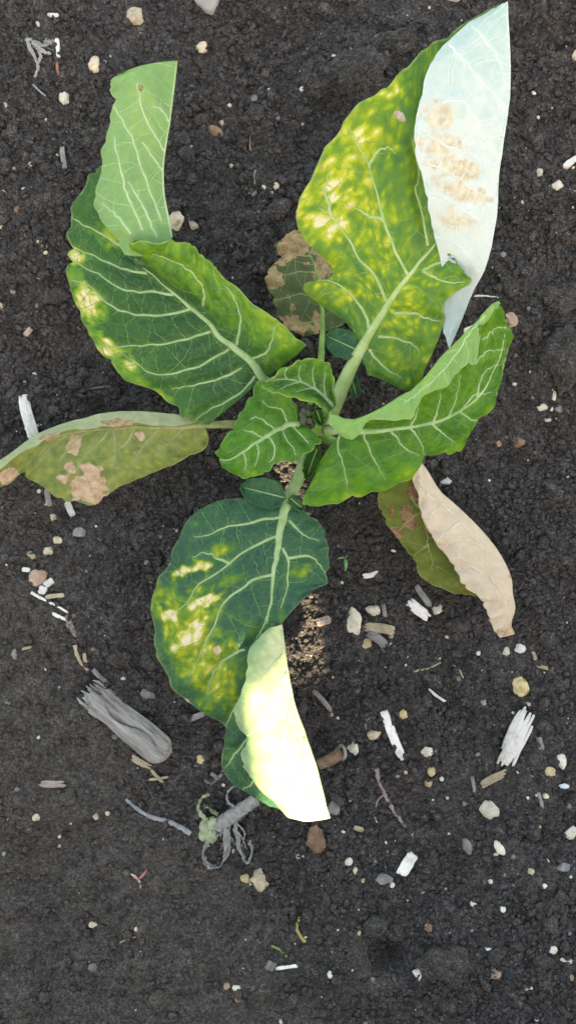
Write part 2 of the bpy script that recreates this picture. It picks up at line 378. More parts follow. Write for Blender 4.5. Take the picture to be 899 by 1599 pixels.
def soil_material():
    t = NT('dark_moist_soil')
    geo = t.n('ShaderNodeNewGeometry'); pos = geo.outputs['Position']
    n0 = t.noise(pos, 14, 4, 0.6); n1 = t.noise(pos, 90, 4, 0.65); n2 = t.noise(pos, 700, 4, 0.7); n3 = t.noise(pos, 2400, 2, 0.6)
    cr = t.attr('crust')
    a = t.math('ADD', t.math('MULTIPLY', n1, 0.35), t.math('MULTIPLY', n2, 0.65))
    dark = t.ramp(a, [(0.36, (0.020, 0.018, 0.018)), (0.50, (0.062, 0.056, 0.054)), (0.64, (0.155, 0.143, 0.137))])
    crust = t.ramp(a, [(0.34, (0.032, 0.027, 0.024)), (0.50, (0.082, 0.071, 0.063)), (0.68, (0.165, 0.147, 0.132))])
    col = t.mix(cr, dark, crust)
    col = t.mix(t.math('MULTIPLY', t.mr(n0, 0.48, 0.68), 0.30), col, (0.085, 0.062, 0.050))
    gr = t.n('ShaderNodeTexVoronoi', feature='F1'); gr.inputs['Scale'].default_value = 520; t.t.links.new(pos, gr.inputs['Vector'])
    gs = t.n('ShaderNodeSeparateColor'); t.t.links.new(gr.outputs['Color'], gs.inputs[0])
    g2 = t.n('ShaderNodeTexVoronoi', feature='F1'); g2.inputs['Scale'].default_value = 1300; t.t.links.new(pos, g2.inputs['Vector'])
    gs2 = t.n('ShaderNodeSeparateColor'); t.t.links.new(g2.outputs['Color'], gs2.inputs[0])
    gv = t.math('ADD', t.math('MULTIPLY', gs.outputs[0], 0.6), t.math('MULTIPLY', gs2.outputs[0], 0.6))
    gv = t.math('ADD', 0.42, t.math('MULTIPLY', t.math('POWER', gv, 1.6), 1.05))
    gcol = t.n('ShaderNodeCombineColor')
    for q in range(3): t.t.links.new(gv, gcol.inputs[q])
    col = t.mix(1.0, col, gcol.outputs[0], 'MULTIPLY')
    spk = t.mr(n3, 0.70, 0.78)
    col = t.mix(t.math('MULTIPLY', spk, 0.55), col, (0.34, 0.32, 0.30))
    hh = t.math('ADD', t.math('MULTIPLY', n2, 0.6), t.math('MULTIPLY', n3, 0.2))
    hh = t.math('SUBTRACT', hh, t.math('MULTIPLY', gr.outputs['Distance'], 0.6))
    b = t.n('ShaderNodeBump'); b.inputs['Strength'].default_value = 0.9; b.inputs['Distance'].default_value = 0.0022; t.set(b.inputs['Height'], hh)
    p = t.n('ShaderNodeBsdfPrincipled'); t.set(p.inputs['Base Color'], col)
    t.set(p.inputs['Roughness'], t.mr(n1, 0.3, 0.7, 0.62, 0.9)); p.inputs['Specular IOR Level'].default_value = 0.35
    t.t.links.new(b.outputs[0], p.inputs['Normal'])
    return t.out(p.outputs[0])
M_SOIL = soil_material()

gx = grid_axis(-0.24, 0.24, 0.0011, 600); gy = grid_axis(-0.40, 0.40, 0.0011, 600)
X, Y = np.meshgrid(gx, gy)
Z = soil_h(X.ravel(), Y.ravel())
nxg, nyg = len(gx), len(gy)
i = np.arange(nyg - 1)[:, None] * nxg; j = np.arange(nxg - 1)[None, :]
F = np.stack([i + j, i + j + 1, i + j + 1 + nxg, i + j + nxg], -1).reshape(-1, 4)
ground = mesh_np('ground', np.stack([X.ravel(), Y.ravel(), Z], -1), F, M_SOIL, attrs={'crust': crust_mask(X.ravel(), Y.ravel())})
ground['kind'] = 'structure'; ground['label'] = 'dark moist crumbly garden soil'

def ico(sub):
    t = (1 + 5 ** 0.5) / 2
    V = np.array([(-1, t, 0), (1, t, 0), (-1, -t, 0), (1, -t, 0), (0, -1, t), (0, 1, t), (0, -1, -t), (0, 1, -t), (t, 0, -1), (t, 0, 1), (-t, 0, -1), (-t, 0, 1)], float)
    Fc = [(0, 11, 5), (0, 5, 1), (0, 1, 7), (0, 7, 10), (0, 10, 11), (1, 5, 9), (5, 11, 4), (11, 10, 2), (10, 7, 6), (7, 1, 8), (3, 9, 4), (3, 4, 2), (3, 2, 6), (3, 6, 8), (3, 8, 9), (4, 9, 5), (2, 4, 11), (6, 2, 10), (8, 6, 7), (9, 8, 1)]
    V /= np.linalg.norm(V, axis=1)[:, None]; V = list(map(tuple, V))
    for _ in range(sub):
        cache = {}; out = []
        def mid(a, b):
            k = (min(a, b), max(a, b))
            if k not in cache:
                m = np.array(V[a]) + np.array(V[b]); m /= np.linalg.norm(m); V.append(tuple(m)); cache[k] = len(V) - 1
            return cache[k]
        for a, b, c in Fc:
            ab, bc, ca = mid(a, b), mid(b, c), mid(c, a)
            out += [(a, ab, ca), (b, bc, ab), (c, ca, bc), (ab, bc, ca)]
        Fc = out
    return np.array(V), np.array(Fc)
ICO = {s: ico(s) for s in (0, 1, 2, 3, 4)}

def scatter(name, n, rmin, rmax, power, mat, keep, sub=0, sink=0.15, flat=0.75, jit=0.28, seed=1, area=(0.30, 0.46), smooth=False):
    r_ = np.random.default_rng(seed)
    x = r_.uniform(-area[0], area[0], n); y = r_.uniform(-area[1], area[1], n)
    k = r_.random(n) < keep(x, y); x, y = x[k], y[k]; n = len(x)
    u = r_.random(n); rad = rmin * (rmax / rmin) ** (u ** power)
    V0, F0 = ICO[sub]; m = len(V0)
    V = V0[None] * (1 + jit * r_.normal(size=(n, m, 1))) * np.array([1, 1, flat]) * (1 + 0.25 * r_.normal(size=(n, 1, 3)))
    a = r_.uniform(0, 6.283, n); c, s = np.cos(a), np.sin(a)
    Vx = V[:, :, 0] * c[:, None] - V[:, :, 1] * s[:, None]; Vy = V[:, :, 0] * s[:, None] + V[:, :, 1] * c[:, None]
    z = soil_h(x, y) + rad * (flat - sink) * 0.6
    VV = np.stack([Vx * rad[:, None] + x[:, None], Vy * rad[:, None] + y[:, None], V[:, :, 2] * rad[:, None] + z[:, None]], -1).reshape(-1, 3)
    FF = (F0[None] + (np.arange(n) * m)[:, None, None]).reshape(-1, 3)
    cr = np.repeat(crust_mask(x, y), m)
    return mesh_np(name, VV, FF, mat, smooth=smooth, attrs={'crust': cr})

crumb = scatter('soil_crumbs', 95000, 0.0007, 0.0030, 2.2, M_SOIL, lambda x, y: (1 - 0.72 * crust_mask(x, y)) * (0.55 + 0.45 * sstep(-0.4, 0.4, fbm(x * 20, y * 20, 9.1, 2))), seed=3, smooth=True)
crumb['kind'] = 'stuff'; crumb['label'] = 'dark soil crumbs strewn over the bed'
clods = scatter('soil_clods', 620, 0.0028, 0.0075, 2.4, M_SOIL, lambda x, y: (1 - 0.8 * crust_mask(x, y)), sub=2, sink=0.5, jit=0.07, seed=5, smooth=True)
clods['kind'] = 'stuff'; clods['label'] = 'rounded dark soil clods half sunk in the bed'

# ------------------------------------------------------------------ leaf surfaces
def wcr(t):
    return [0.5 * (-t + 2 * t ** 2 - t ** 3), 0.5 * (2 - 5 * t ** 2 + 3 * t ** 3), 0.5 * (t + 4 * t ** 2 - 3 * t ** 3), 0.5 * (-t ** 2 + t ** 3)]

class Patch:
    """smooth surface through a net of control points; rows run base -> tip, columns across the blade"""
    def __init__(s, rows, mid=0, su=16, sv=14, scal=(0.0, 0.0), scf=1.6, ripple=0.0, pucker=0.0, seed=0, wob=0.0, up_at=None, base=0.2,
                 chlor=(), necro=(), colbase=None, rowbase=None, edges=(True, True), thick=0.0007):
        C = np.array([[P(p[0], p[1], p[2] * 0.01) for p in r] for r in rows], float)
        n, m = C.shape[:2]; s.n, s.m, s.mid = n, m, mid
        E = np.zeros((n + 2, m + 2, 3)); E[1:-1, 1:-1] = C
        E[0, 1:-1] = 2 * C[0] - C[1]; E[-1, 1:-1] = 2 * C[-1] - C[-2]
        E[:, 0] = 2 * E[:, 1] - E[:, 2]; E[:, -1] = 2 * E[:, -2] - E[:, -3]
        nu, nv = (n - 1) * su + 1, (m - 1) * sv + 1
        s.nu, s.nv, s.su, s.sv = nu, nv, su, sv
        u = np.linspace(0, n - 1, nu); v = np.linspace(0, m - 1, nv)
        # ragged margin
        U, Vv = np.meshgrid(u, v, indexing='ij')
        tipfade = sstep(0, 0.8, n - 1 - U)
        def sc(off):
            a = np.abs(np.sin(math.pi * (U * scf + 0.5 * noise3(U * 1.3 + off, 0 * U, seed * 1.0))))
            return (1 - a ** 0.8) * (0.55 + 0.45 * noise3(U * 2.1 + off, 1 + 0 * U, seed * 1.0)) + 0.5 * np.abs(noise3(U * 1.7 + off, 4 + 0 * U, seed * 1.0)) + 0.16 * np.abs(noise3(U * 6.5 + off, 2 + 0 * U, seed * 1.0))
        lo = scal[0] * sc(3.1) * tipfade; hi = (m - 1) - scal[1] * sc(8.7) * tipfade
        Ve = lo + (Vv / (m - 1)) * (hi - lo)
        i = np.clip(np.floor(U).astype(int), 0, n - 2); j = np.clip(np.floor(Ve).astype(int), 0, m - 2)
        a = wcr(U - i); b = wcr(Ve - j)
        G = np.zeros((nu, nv, 3))
        for p in range(4):
            for q in range(4):
                G += (a[p] * b[q])[..., None] * E[i + p, j + q]
        s.U, s.V = U, Vv
        N = s.normals(G)
        ref = up_at if up_at is not None else (nu // 2, int(mid * sv))
        s.sign = 1.0 if N[ref][2] > 0 else -1.0
        N *= s.sign
        vn = np.where(Vv < mid, (mid - Vv) / max(mid, 1e-6), (Vv - mid) / max(m - 1 - mid, 1e-6))  # 0 midrib .. 1 margin
        s.vn = vn
        d = pucker * 0.5 * noise3(U * 2.3, Vv * 2.3, seed + 0.5) * sstep(0.0, 0.25, vn)
        d += ripple * sstep(0.45, 1.0, vn) * (np.sin(U * 5.1 + 2.1 * noise3(U * 0.9, Vv * 0.2, seed + 3.3) + seed) * 0.6 + noise3(U * 2.6, np.sign(Vv - mid) * 3.0, seed + 1.5) * 0.8)
        d += wob * noise3(U * 0.8, Vv * 0.8, seed + 7.7)
        G = G + N * d[..., None]
        N = s.normals(G) * s.sign
        s.G, s.N = G, N
        # photo coordinates of every point, for placing blemishes
        px = G[..., 0] / (K * (H - G[..., 2])) + CX; py = CY - G[..., 1] / (K * (H - G[..., 2]))
        s.px, s.py = px, py
        ch = np.full((nu, nv), float(base))
        if colbase is not None: ch += np.interp(Vv, np.arange(m), colbase)
        if rowbase is not None: ch += np.interp(U, np.arange(n), rowbase)
        ne = np.zeros((nu, nv))
        def blob(b):
            bx, by, rx, ry, ang, amt = b[:6]; vr = b[6] if len(b) > 6 else None
            ca, sa = math.cos(math.radians(ang)), math.sin(math.radians(ang))
            dx, dy = px - bx, py - by
            w = 0.42 * fbm(px / 13.0, py / 13.0, bx * 0.1, 3)
            q = np.sqrt(((dx * ca + dy * sa) / rx) ** 2 + ((-dx * sa + dy * ca) / ry) ** 2) + w
            k = 1 - sstep(0.35, 1.30, q)
            if vr is not None: k = k * (Vv >= vr[0]) * (Vv <= vr[1])
            return k
        c0 = ch.copy()
        for b in chlor: k_ = blob(b); ch = np.maximum(ch, c0 * (1 - k_) + b[5] * k_)
        for b in necro: ne = np.maximum(ne, b[5] * blob(b)) if b[5] > 0 else np.clip(ne + b[5] * blob(b), 0, 1)
        s.ch, s.ne = np.clip(ch, 0, 1), ne
        wid = np.linalg.norm(np.diff(G, axis=1), axis=2); cw = np.concatenate([np.zeros((nu, 1)), np.cumsum(wid, 1)], 1)
        dL = cw; dR = cw[:, -1:] - cw
        ed = np.zeros((nu, nv))
        if edges[0]: ed = np.maximum(ed, 1 - sstep(0.0003, 0.0009, dL))
        if edges[1]: ed = np.maximum(ed, 1 - sstep(0.0003, 0.0009, dR))
        s.ed = ed
        du = np.linalg.norm(np.diff(G, axis=0), axis=2).mean(1); cu = np.concatenate([[0], np.cumsum(du)])
        lm = cw - cw[:, [int(mid * sv)]]
        s.uv = np.stack([cu[:, None] + 0 * cw + seed * 0.37, lm + seed * 0.11], -1)
        s.lat = np.zeros((nu, nv)); s.pucker = pucker
        s.thick = thick
    @staticmethod
    def normals(G):
        n = np.cross(np.gradient(G, axis=0), np.gradient(G, axis=1))
        return n / (np.linalg.norm(n, axis=2)[..., None] + 1e-15)
    def build(s, name, mats, parent):
        nu, nv = s.nu, s.nv; th = s.thick * 0.5
        A = (s.G + s.N * th).reshape(-1, 3); B = (s.G - s.N * th).reshape(-1, 3); k = nu * nv
        i = np.arange(nu - 1)[:, None] * nv; j = np.arange(nv - 1)[None, :]
        q = np.stack([i + j, i + nv + j, i + nv + j + 1, i + j + 1], -1).reshape(-1, 4)
        if s.sign < 0: q = q[:, ::-1]
        qb = q[:, ::-1] + k
        loop = np.concatenate([np.arange(nv), np.arange(1, nu) * nv + nv - 1, (nu - 1) * nv + np.arange(nv - 2, -1, -1), np.arange(nu - 2, 0, -1) * nv])
        l2 = np.roll(loop, -1)
        rim = np.stack([loop, l2, l2 + k, loop + k], -1)
        if s.sign < 0: rim = rim[:, ::-1]
        F = np.vstack([q, qb, rim]); mi = np.concatenate([np.zeros(len(q)), np.ones(len(qb)), np.zeros(len(rim))])
        rep = lambda a: np.concatenate([a.ravel(), a.ravel()])
        return mesh_np(name, np.vstack([A, B]), F, mats, parent, True, mi,
                       {'chlor': rep(s.ch), 'necro': rep(s.ne), 'edge': rep(s.ed), 'lat': rep(s.lat)}, np.vstack([s.uv.reshape(-1, 2)] * 2))
    def at(s, u, v):
        fu = np.clip(np.asarray(u, float) * s.su, 0, s.nu - 1.001); fv = np.clip(np.asarray(v, float) * s.sv, 0, s.nv - 1.001)
        i, j = np.floor(fu).astype(int), np.floor(fv).astype(int); a, b = (fu - i)[:, None], (fv - j)[:, None]
        f = lambda A: A[i, j] * (1 - a) * (1 - b) + A[i + 1, j] * a * (1 - b) + A[i, j + 1] * (1 - a) * b + A[i + 1, j + 1] * a * b
        N = f(s.N); return f(s.G), N / np.linalg.norm(N, axis=1)[:, None]
    def from_px(s, pts, vr=None):
        pts = np.asarray(pts, np.float32)
        sel = np.arange(s.nu * s.nv) if vr is None else np.nonzero(((s.V >= vr[0]) & (s.V <= vr[1])).ravel())[0]
        X_, Y_ = s.px.ravel()[sel].astype(np.float32), s.py.ravel()[sel].astype(np.float32); out = []
        for k in range(0, len(pts), 128):
            p = pts[k:k + 128]
            d = (X_[None] - p[:, :1]) ** 2 + (Y_[None] - p[:, 1:]) ** 2
            out.append(sel[np.argmin(d, 1)])
        k = np.concatenate(out)
        return np.stack([s.U.ravel()[k], s.V.ravel()[k]], -1)
    def emboss(s, lines, amp, width=16.0, vr=None):
        """blade swells between the main veins"""
        q = np.vstack([crom(l, 40) for l in lines]).astype(np.float32)
        X_, Y_ = s.px.ravel().astype(np.float32), s.py.ravel().astype(np.float32); dm = np.full(len(X_), 1e9, np.float32)
        for k in range(0, len(q), 32):
            p = q[k:k + 32]; dm = np.minimum(dm, ((X_[:, None] - p[None, :, 0]) ** 2 + (Y_[:, None] - p[None, :, 1]) ** 2).min(1))
        d = np.sqrt(dm).reshape(s.nu, s.nv)
        f = sstep(0, width, d) * (1 - 0.6 * sstep(0.75, 1.0, s.vn))
        l = 1 - sstep(1.0, 9.0, d)
        if vr is not None:
            ok = (s.V >= vr[0]) & (s.V <= vr[1]); f = f * ok; l = l * ok
        s.G = s.G + s.N * (amp * (f - 0.5))[..., None]; s.N = s.normals(s.G) * s.sign; s.lat = l
        s.px = s.G[..., 0] / (K * (H - s.G[..., 2])) + CX; s.py = CY - s.G[..., 1] / (K * (H - s.G[..., 2]))
    def grow(s, lines, seed, vr=None, gap=(14, 20), maxlen=84, levels=2):
        """finer veins that leave the main veins and stop where they meet another"""
        r = np.random.default_rng(seed); cell = 3.0
        ok = np.ones_like(s.V, bool) if vr is None else (s.V >= vr[0]) & (s.V <= vr[1])
        inside = set(zip((s.px[ok] // 5).astype(int).tolist(), (s.py[ok] // 5).astype(int).tolist()))
        occ = {}
        def mark(pl, k):
            for x, y in pl: occ[(int(x // cell), int(y // cell))] = k
        cur = []
        for k, l in enumerate(lines):
            L = np.linalg.norm(np.diff(np.asarray(l, float), axis=0), axis=1).sum(); pl = crom(l, max(4, int(L / 2)))
            mark(pl, k); cur.append((k, pl))
        nid = 1000; result = []
        for lev in range(levels):
            nxt = []; g0, g1 = (gap if lev == 0 else (9, 13)); ml = maxlen if lev == 0 else 40
            for k, pl in cur:
                step = np.linalg.norm(np.diff(pl, axis=0), axis=1).mean(); pos = r.uniform(3, g1); side = 1 if r.random() < .5 else -1
                while pos / step < len(pl) - 1:
                    i = int(pos / step); tg = pl[min(i + 1, len(pl) - 1)] - pl[max(i - 1, 0)]; a0 = math.atan2(tg[1], tg[0])
                    side = -side; a = a0 + side * math.radians(r.uniform(50, 88)); p = pl[i].copy(); path = [p.copy()]; hit = False
                    turn = r.normal() * 0.010
                    for q in range(int(ml / 2)):
                        a += turn + r.normal() * 0.06; p = p + 2.0 * np.array([math.cos(a), math.sin(a)])
                        if (int(p[0] // 5), int(p[1] // 5)) not in inside: hit = True; break
                        path.append(p.copy()); c = occ.get((int(p[0] // cell), int(p[1] // cell)))
                        if c is not None and c not in (k, nid) and q > 1: hit = True; break
                    if len(path) > 4 and hit:
                        pa = np.array(path); mark(pa, nid); nxt.append((nid, pa)); result.append((lev, pa)); nid += 1
                    pos += r.uniform(g0, g1)
            cur = nxt
        return result

def ribbon(pt, uvp, r0, r1, n=16, flat=0.6, sides=6, power=1.0, lift=0.0, face=1):
    c = crom(uvp, n); G, N = pt.at(c[:, 0], c[:, 1])
    r = r1 + (r0 - r1) * (1 - np.linspace(0, 1, n) ** power)
    return tube(G + N * (face * (pt.thick * 0.46 + lift * r))[:, None], r, sides, flat, N)

def midrib(pt, pet, r0, rbase, r1, parent, mat, u0=0.0, u1=None, flat=0.8, power=0.7):
    """one tapered rib: petiole points (px,py,zcm) then along the midrib of the blade"""
    u1 = pt.n - 1 if u1 is None else u1
    us = np.linspace(u0, u1, 30); G, N = pt.at(us, np.full(30, float(pt.mid)))
    pp = crom(np.array([P(a, b, c * 0.01) for a, b, c in pet]), 14)
    pts = np.vstack([pp[:-1], G]) if len(pet) > 1 else G
    pts = crom(pts[::2] if len(pts) > 20 else pts, 60)
    L = np.concatenate([[0], np.cumsum(np.linalg.norm(np.diff(pts, axis=0), axis=1))]); L /= L[-1]
    kb = len(pp) / (len(pp) + 30.0)
    r = np.where(L < kb, r0 + (rbase - r0) * (L / kb), r1 + (rbase - r1) * (1 - ((L - kb) / (1 - kb)).clip(0, 1)) ** (1 / power))
    V, Q, T = tube(pts, r, 12, flat)
    so = Soup(); so.add(V, Q, T); return so.build('midrib', mat, parent)

plant = bpy.data.objects.new('cauliflower_plant', None); COL.objects.link(plant)
tag(plant, 'young cauliflower plant with scorched yellowing leaves growing from bare soil', 'plant')
_s = P(475, 668, 0); plant.location = (_s[0], _s[1], 0)
PINV = Vector((-_s[0], -_s[1], 0))

def mid_px(pt, u1):
    us = np.linspace(0, u1, 24); k = (us * pt.su).astype(int).clip(0, pt.nu - 1); j = int(pt.mid * pt.sv)
    return np.stack([pt.px[k, j], pt.py[k, j]], -1)

def veins_on(pt, lines, parent, vmat, seed, rad=(0.0011, 0.00042), vr=None, extra=(), gap=(14, 20), levels=2, amp=None, fine=(0.00030, 0.00014), face=1):
    pt_lines = [np.array(l, float) for l in lines] + [np.array(e, float) for e in extra]
    for l in lines:
        so = Soup(); so.add(*ribbon(pt, pt.from_px(crom(l, 14), vr), rad[0], rad[1], 30, face=face)); so.build('vein', vmat, parent)
    so = Soup()
    for lev, pa in pt.grow(pt_lines, seed, vr, gap, levels=levels):
        c = crom(pa, max(4, len(pa) // 4)); r0, r1 = (fine[0], fine[1] * 1.2) if lev == 0 else (fine[1] * 1.15, fine[1] * 0.8)
        so.add(*ribbon(pt, pt.from_px(c, vr), r0, r1, max(5, len(pa) // 3), sides=5, face=face))
    if so.n:
        o_ = so.build('vein_network', FINE.get(vmat.name, vmat), parent); o_['kind'] = 'stuff'

def leaf(label, pt, mats, pet, traced, rr_seed, mr=(0.0036, 0.0030, 0.0006), vmat=M_VEIN, pmat=None, lat_r=(0.00100, 0.00020), u1=None, vr=None, gap=(11, 17), amp=0.0017, levels=1, fine=(0.00030, 0.00014)):
    ml = [mid_px(pt, u1 if u1 is not None else pt.n - 1)] if pet is not None else []
    if traced: pt.emboss([np.array(t_, float) for t_ in traced] + ml, amp, 16.0, vr)
    o = pt.build('leaf', mats, plant); o['label'] = label
    o.location = PINV
    if traced: veins_on(pt, traced, o, vmat, rr_seed, lat_r, vr, ml, gap, levels, fine=fine)
    if pet is not None: midrib(pt, pet, mr[0], mr[1], mr[2], o, pmat or vmat, u1=u1)
    return o

def flap(name, pt, mats, parent, veins=(), vmat=M_VEIN_U, r=(0.0008, 0.00035), vr=None, amp=0.0008, seed=1, gap=(16, 24), levels=1):
    pt.emboss([np.array(v, float) for v in veins], amp, 18.0, vr)
    o = pt.build(name, mats, parent)
    veins_on(pt, veins, o, vmat, seed, r, vr, (), gap, levels, fine=(0.00026, 0.00014), face=-1)
    return o

def both(rows): return [(r, s) for r in rows for s in (-1, 1)]

# --- long leaf to the upper left, right half folded over
A = Patch([
 [(318,668,7.2),(352,642,7.6),(388,612,8.0),(410,592,8.2),(434,576,8.6),(458,557,9.2),(480,537,9.8)],
 [(290,656,6.8),(330,622,7.5),(365,595,8.1),(393,565,8.6),(412,551,9.4),(427,528,10.2),(436,503,10.8)],
 [(238,614,6.6),(280,596,7.5),(325,576,8.2),(362,540,8.9),(380,507,10.0),(374,470,10.9),(357,438,11.4)],
 [(166,575,6.6),(226,548,7.6),(280,535,8.4),(330,510,9.1),(340,480,10.3),(338,446,11.3),(330,406,11.9)],
 [(130,508,6.8),(185,494,7.8),(250,490,8.6),(300,478,9.2),(306,453,10.5),(308,420,11.6),(311,388,12.2)],
 [(104,440,7.0),(158,450,8.0),(220,455,8.7),(268,455,9.2),(264,430,10.6),(276,402,11.9),(290,373,12.5)],
 [(98,378,7.2),(148,402,8.1),(195,419,8.8),(236,430,9.2),(232,410,10.7),(246,392,12.0),(258,377,12.6)],
 [(107,332,7.4),(150,355,8.2),(190,385,8.8),(216,408,9.2),(206,398,10.4),(204,388,11.6),(206,380,12.2)],
 [(122,295,7.5),(160,320,8.2),(200,350,8.8),(226,380,9.2),(236,376,9.4),(246,374,9.7),(256,374,10.0)],
 [(148,264,7.8),(185,272,8.4),(220,288,8.9),(246,305,9.3),(248,304,9.6),(250,303,9.9),(253,302,10.2)],
 [(186,228,8.2),(210,232,8.7),(235,240,9.1),(252,240,9.5),(254,240,9.8),(255,240,10.1),(256,240,10.4)],
 [(208,168,8.8),(226,168,9.1),(244,168,9.5),(257,168,9.9),(259,168,10.1),(261,168,10.4),(263,168,10.6)],
 [(232,124,9.2),(240,122,9.5),(248,120,9.8),(254,118,10.1),(258,117,10.3),(262,116,10.5),(266,115,10.8)]],
 mid=3, scal=(0.24, 0.24), scf=1.1, ripple=0.0020, pucker=0.0015, seed=1, base=0.10, up_at=(3*16, 3*14),
 colbase=[0.16, 0.10, 0.0, 0.0, 0.30, 0.40, 0.42],
 chlor=[(135,472,36,26,50,1.0),(116,430,18,22,0,.5),(118,402,16,13,0,.9),(170,545,34,17,35,.95),(205,572,18,9,30,.8),(176,372,34,22,40,.62),(205,590,40,14,30,.55),(250,615,20,8,30,.6),
        (215,510,45,22,0,.22),(300,405,22,14,30,.35),(265,388,18,9,0,.35),(340,450,30,14,50,.25),(295,645,16,8,30,.35),(100,370,9,12,0,.6)],
 necro=[(136,466,9,7,40,.45),(99,372,5,8,0,.6)])
oA = leaf('broad dark green leaf, half folded over along its rib', A, [M_A_UP, M_A_UN], [(462,657,6.2),(440,630,7.2),(424,608,7.9)], [
 [(398,588),(380,610),(354,626),(325,642),(304,655)],[(378,574),(345,591),(315,598),(290,604),(268,608)],[(358,546),(340,557),(305,573),(265,583),(240,584),(212,566),(183,548)],
 [(328,517),(300,527),(262,536),(225,539),(195,540),(148,541)],[(302,481),(270,489),(232,493),(205,490),(178,480),(158,462),(140,447),(112,437)],
 [(272,459),(240,456),(215,455),(190,450),(160,432),(130,415),(106,400)],[(231,426),(205,423),(175,413),(150,401),(118,386),(103,376)],[(219,405),(195,388),(160,367),(125,347),(112,338)],
 [(317,478),(320,458),(309,436),(287,416),(264,405),(240,396)],[(369,539),(376,505),(373,485),(363,462),(352,445)],[(392,561),(415,550),(425,530),(428,508)]], 11, u1=6.9)
A2 = Patch([
 [(269,384,10.6),(245,394,11.2),(220,400,11.4),(196,398,11.2)],
 [(264,350,10.7),(230,354,11.4),(197,362,11.6),(170,362,11.2)],
 [(255,302,10.8),(221,307,11.6),(183,316,11.8),(146,322,11.3)],
 [(254,260,10.9),(225,254,11.7),(190,258,12.0),(156,268,11.6)],
 [(260,215,11.0),(230,206,11.8),(195,208,12.2),(163,214,11.9)],
 [(268,170,11.1),(240,158,11.9),(206,158,12.4),(175,158,12.2)],
 [(273,130,11.2),(245,118,12.0),(206,122,12.5),(167,131,12.5)],
 [(277,95,11.3),(250,97,12.0),(218,103,12.5),(188,115,12.6)]],
 mid=0, scal=(0.0, 0.20), scf=1.35, ripple=0.0016, pucker=0.0006, seed=2, base=0.22, edges=(True, True),
 chlor=[(225,185,26,52,-5,.38),(245,195,16,30,0,.3),(200,120,16,9,0,.3),(235,330,30,20,0,.12)], necro=[(219,139,5,5,0,.55)])
A2.sign *= -1; A2.N *= -1
flap('folded_flap', A2, [M_A_UP, M_A_UN], oA, [
 [(268,372),(263,340),(255,300),(254,262),(259,220),(267,172),(275,100)],
 [(257,238),(238,205),(222,170),(215,130)],[(252,345),(225,275),(205,215),(178,165)],[(225,362),(200,310),(190,270),(178,215)],
 [(245,372),(222,320),(200,285)],[(205,365),(180,335),(160,318)],[(256,270),(235,240),(222,222)],[(264,190),(252,172),(238,165)]])

# --- large leaf to the upper right, bleached half folded over
B = Patch([
 [(550,512,8.6),(555,523,8.7),(559,535,8.8),(562,546,9.0),(564,556,8.9),(568,568,8.8),(574,586,8.6)],
 [(470,450,9.6),(527,455,9.8),(558,485,9.6),(580,517,9.5),(592,545,9.4),(614,580,9.2),(640,611,8.9)],
 [(518,425,10.2),(545,430,10.4),(572,460,10.1),(594,494,9.9),(622,515,9.9),(648,545,10.0),(664,583,9.8)],
 [(460,353,11.0),(525,368,11.2),(578,425,10.8),(608,472,10.4),(640,487,10.7),(668,497,11.1),(691,515,11.4)],
 [(470,300,11.6),(548,310,11.7),(595,395,11.3),(622,450,11.0),(650,458,11.4),(676,465,12.0),(696,470,12.5)],
 [(508,226,12.4),(575,270,12.4),(612,374,11.8),(640,428,11.4),(668,432,11.9),(698,440,12.7),(733,442,13.4)],
 [(556,161,13.0),(605,235,12.8),(640,340,12.2),(660,402,11.8),(684,404,12.2),(706,410,12.8),(728,428,13.4)],
 [(610,122,13.4),(640,200,13.2),(668,315,12.5),(682,378,12.2),(690,382,12.3),(698,388,12.5),(706,398,12.7)],
 [(662,74,13.8),(675,160,13.5),(698,260,12.9),(712,320,12.6),(728,322,12.8),(745,325,13.1),(766,330,13.4)],
 [(700,52,14.3),(715,110,14.0),(732,180,13.5),(745,220,13.2),(757,215,13.5),(770,210,13.8),(784,205,14.2)],
 [(742,25,14.7),(750,50,14.4),(762,85,14.1),(770,110,13.9),(776,106,14.1),(783,102,14.4),(790,98,14.7)],
 [(776,8,15.0),(780,8,15.0),(783,8,15.0),(785,8,15.0),(787,8,15.0),(788,8,15.0),(789,8,15.0)]],
 mid=3, scal=(0.09, 0.10), scf=0.9, ripple=0.0018, pucker=0.0013, seed=3, base=0.36, up_at=(4*16, 3*14),
 rowbase=[-.12,-.05,0,.06,.05,.04,0,0,-.02,-.05,-.05,-.05],
 chlor=[(520,300,60,90,15,.68),(565,215,52,38,-45,.70),(600,150,36,24,-45,.62),(640,480,40,60,0,.55),(540,450,50,30,10,.60),(590,350,40,60,0,.56),(530,290,26,46,12,.92),(510,345,32,28,0,.9),(560,215,34,20,-45,.85),(585,180,18,12,-40,.6),(560,320,26,30,0,.5),(610,140,24,14,-45,.75),(615,210,16,34,10,.6),(600,350,18,20,0,.5),
        (500,265,9,16,10,.6),(540,265,12,16,0,.9),(530,460,34,16,20,.42),(640,500,34,22,20,.45),(620,545,22,28,0,.45),(570,400,24,20,0,.3),(650,365,12,30,0,.25),(690,470,14,24,0,.4),(682,560,18,14,0,.7),(510,405,14,14,0,.6),(630,590,16,20,0,.5)],
 necro=[(625,182,8,13,-30,.8),(500,262,6,12,20,.5),(536,288,6,8,0,.5),(548,200,5,6,0,.5),(684,562,9,7,0,.4),(630,505,6,10,-20,.3)])
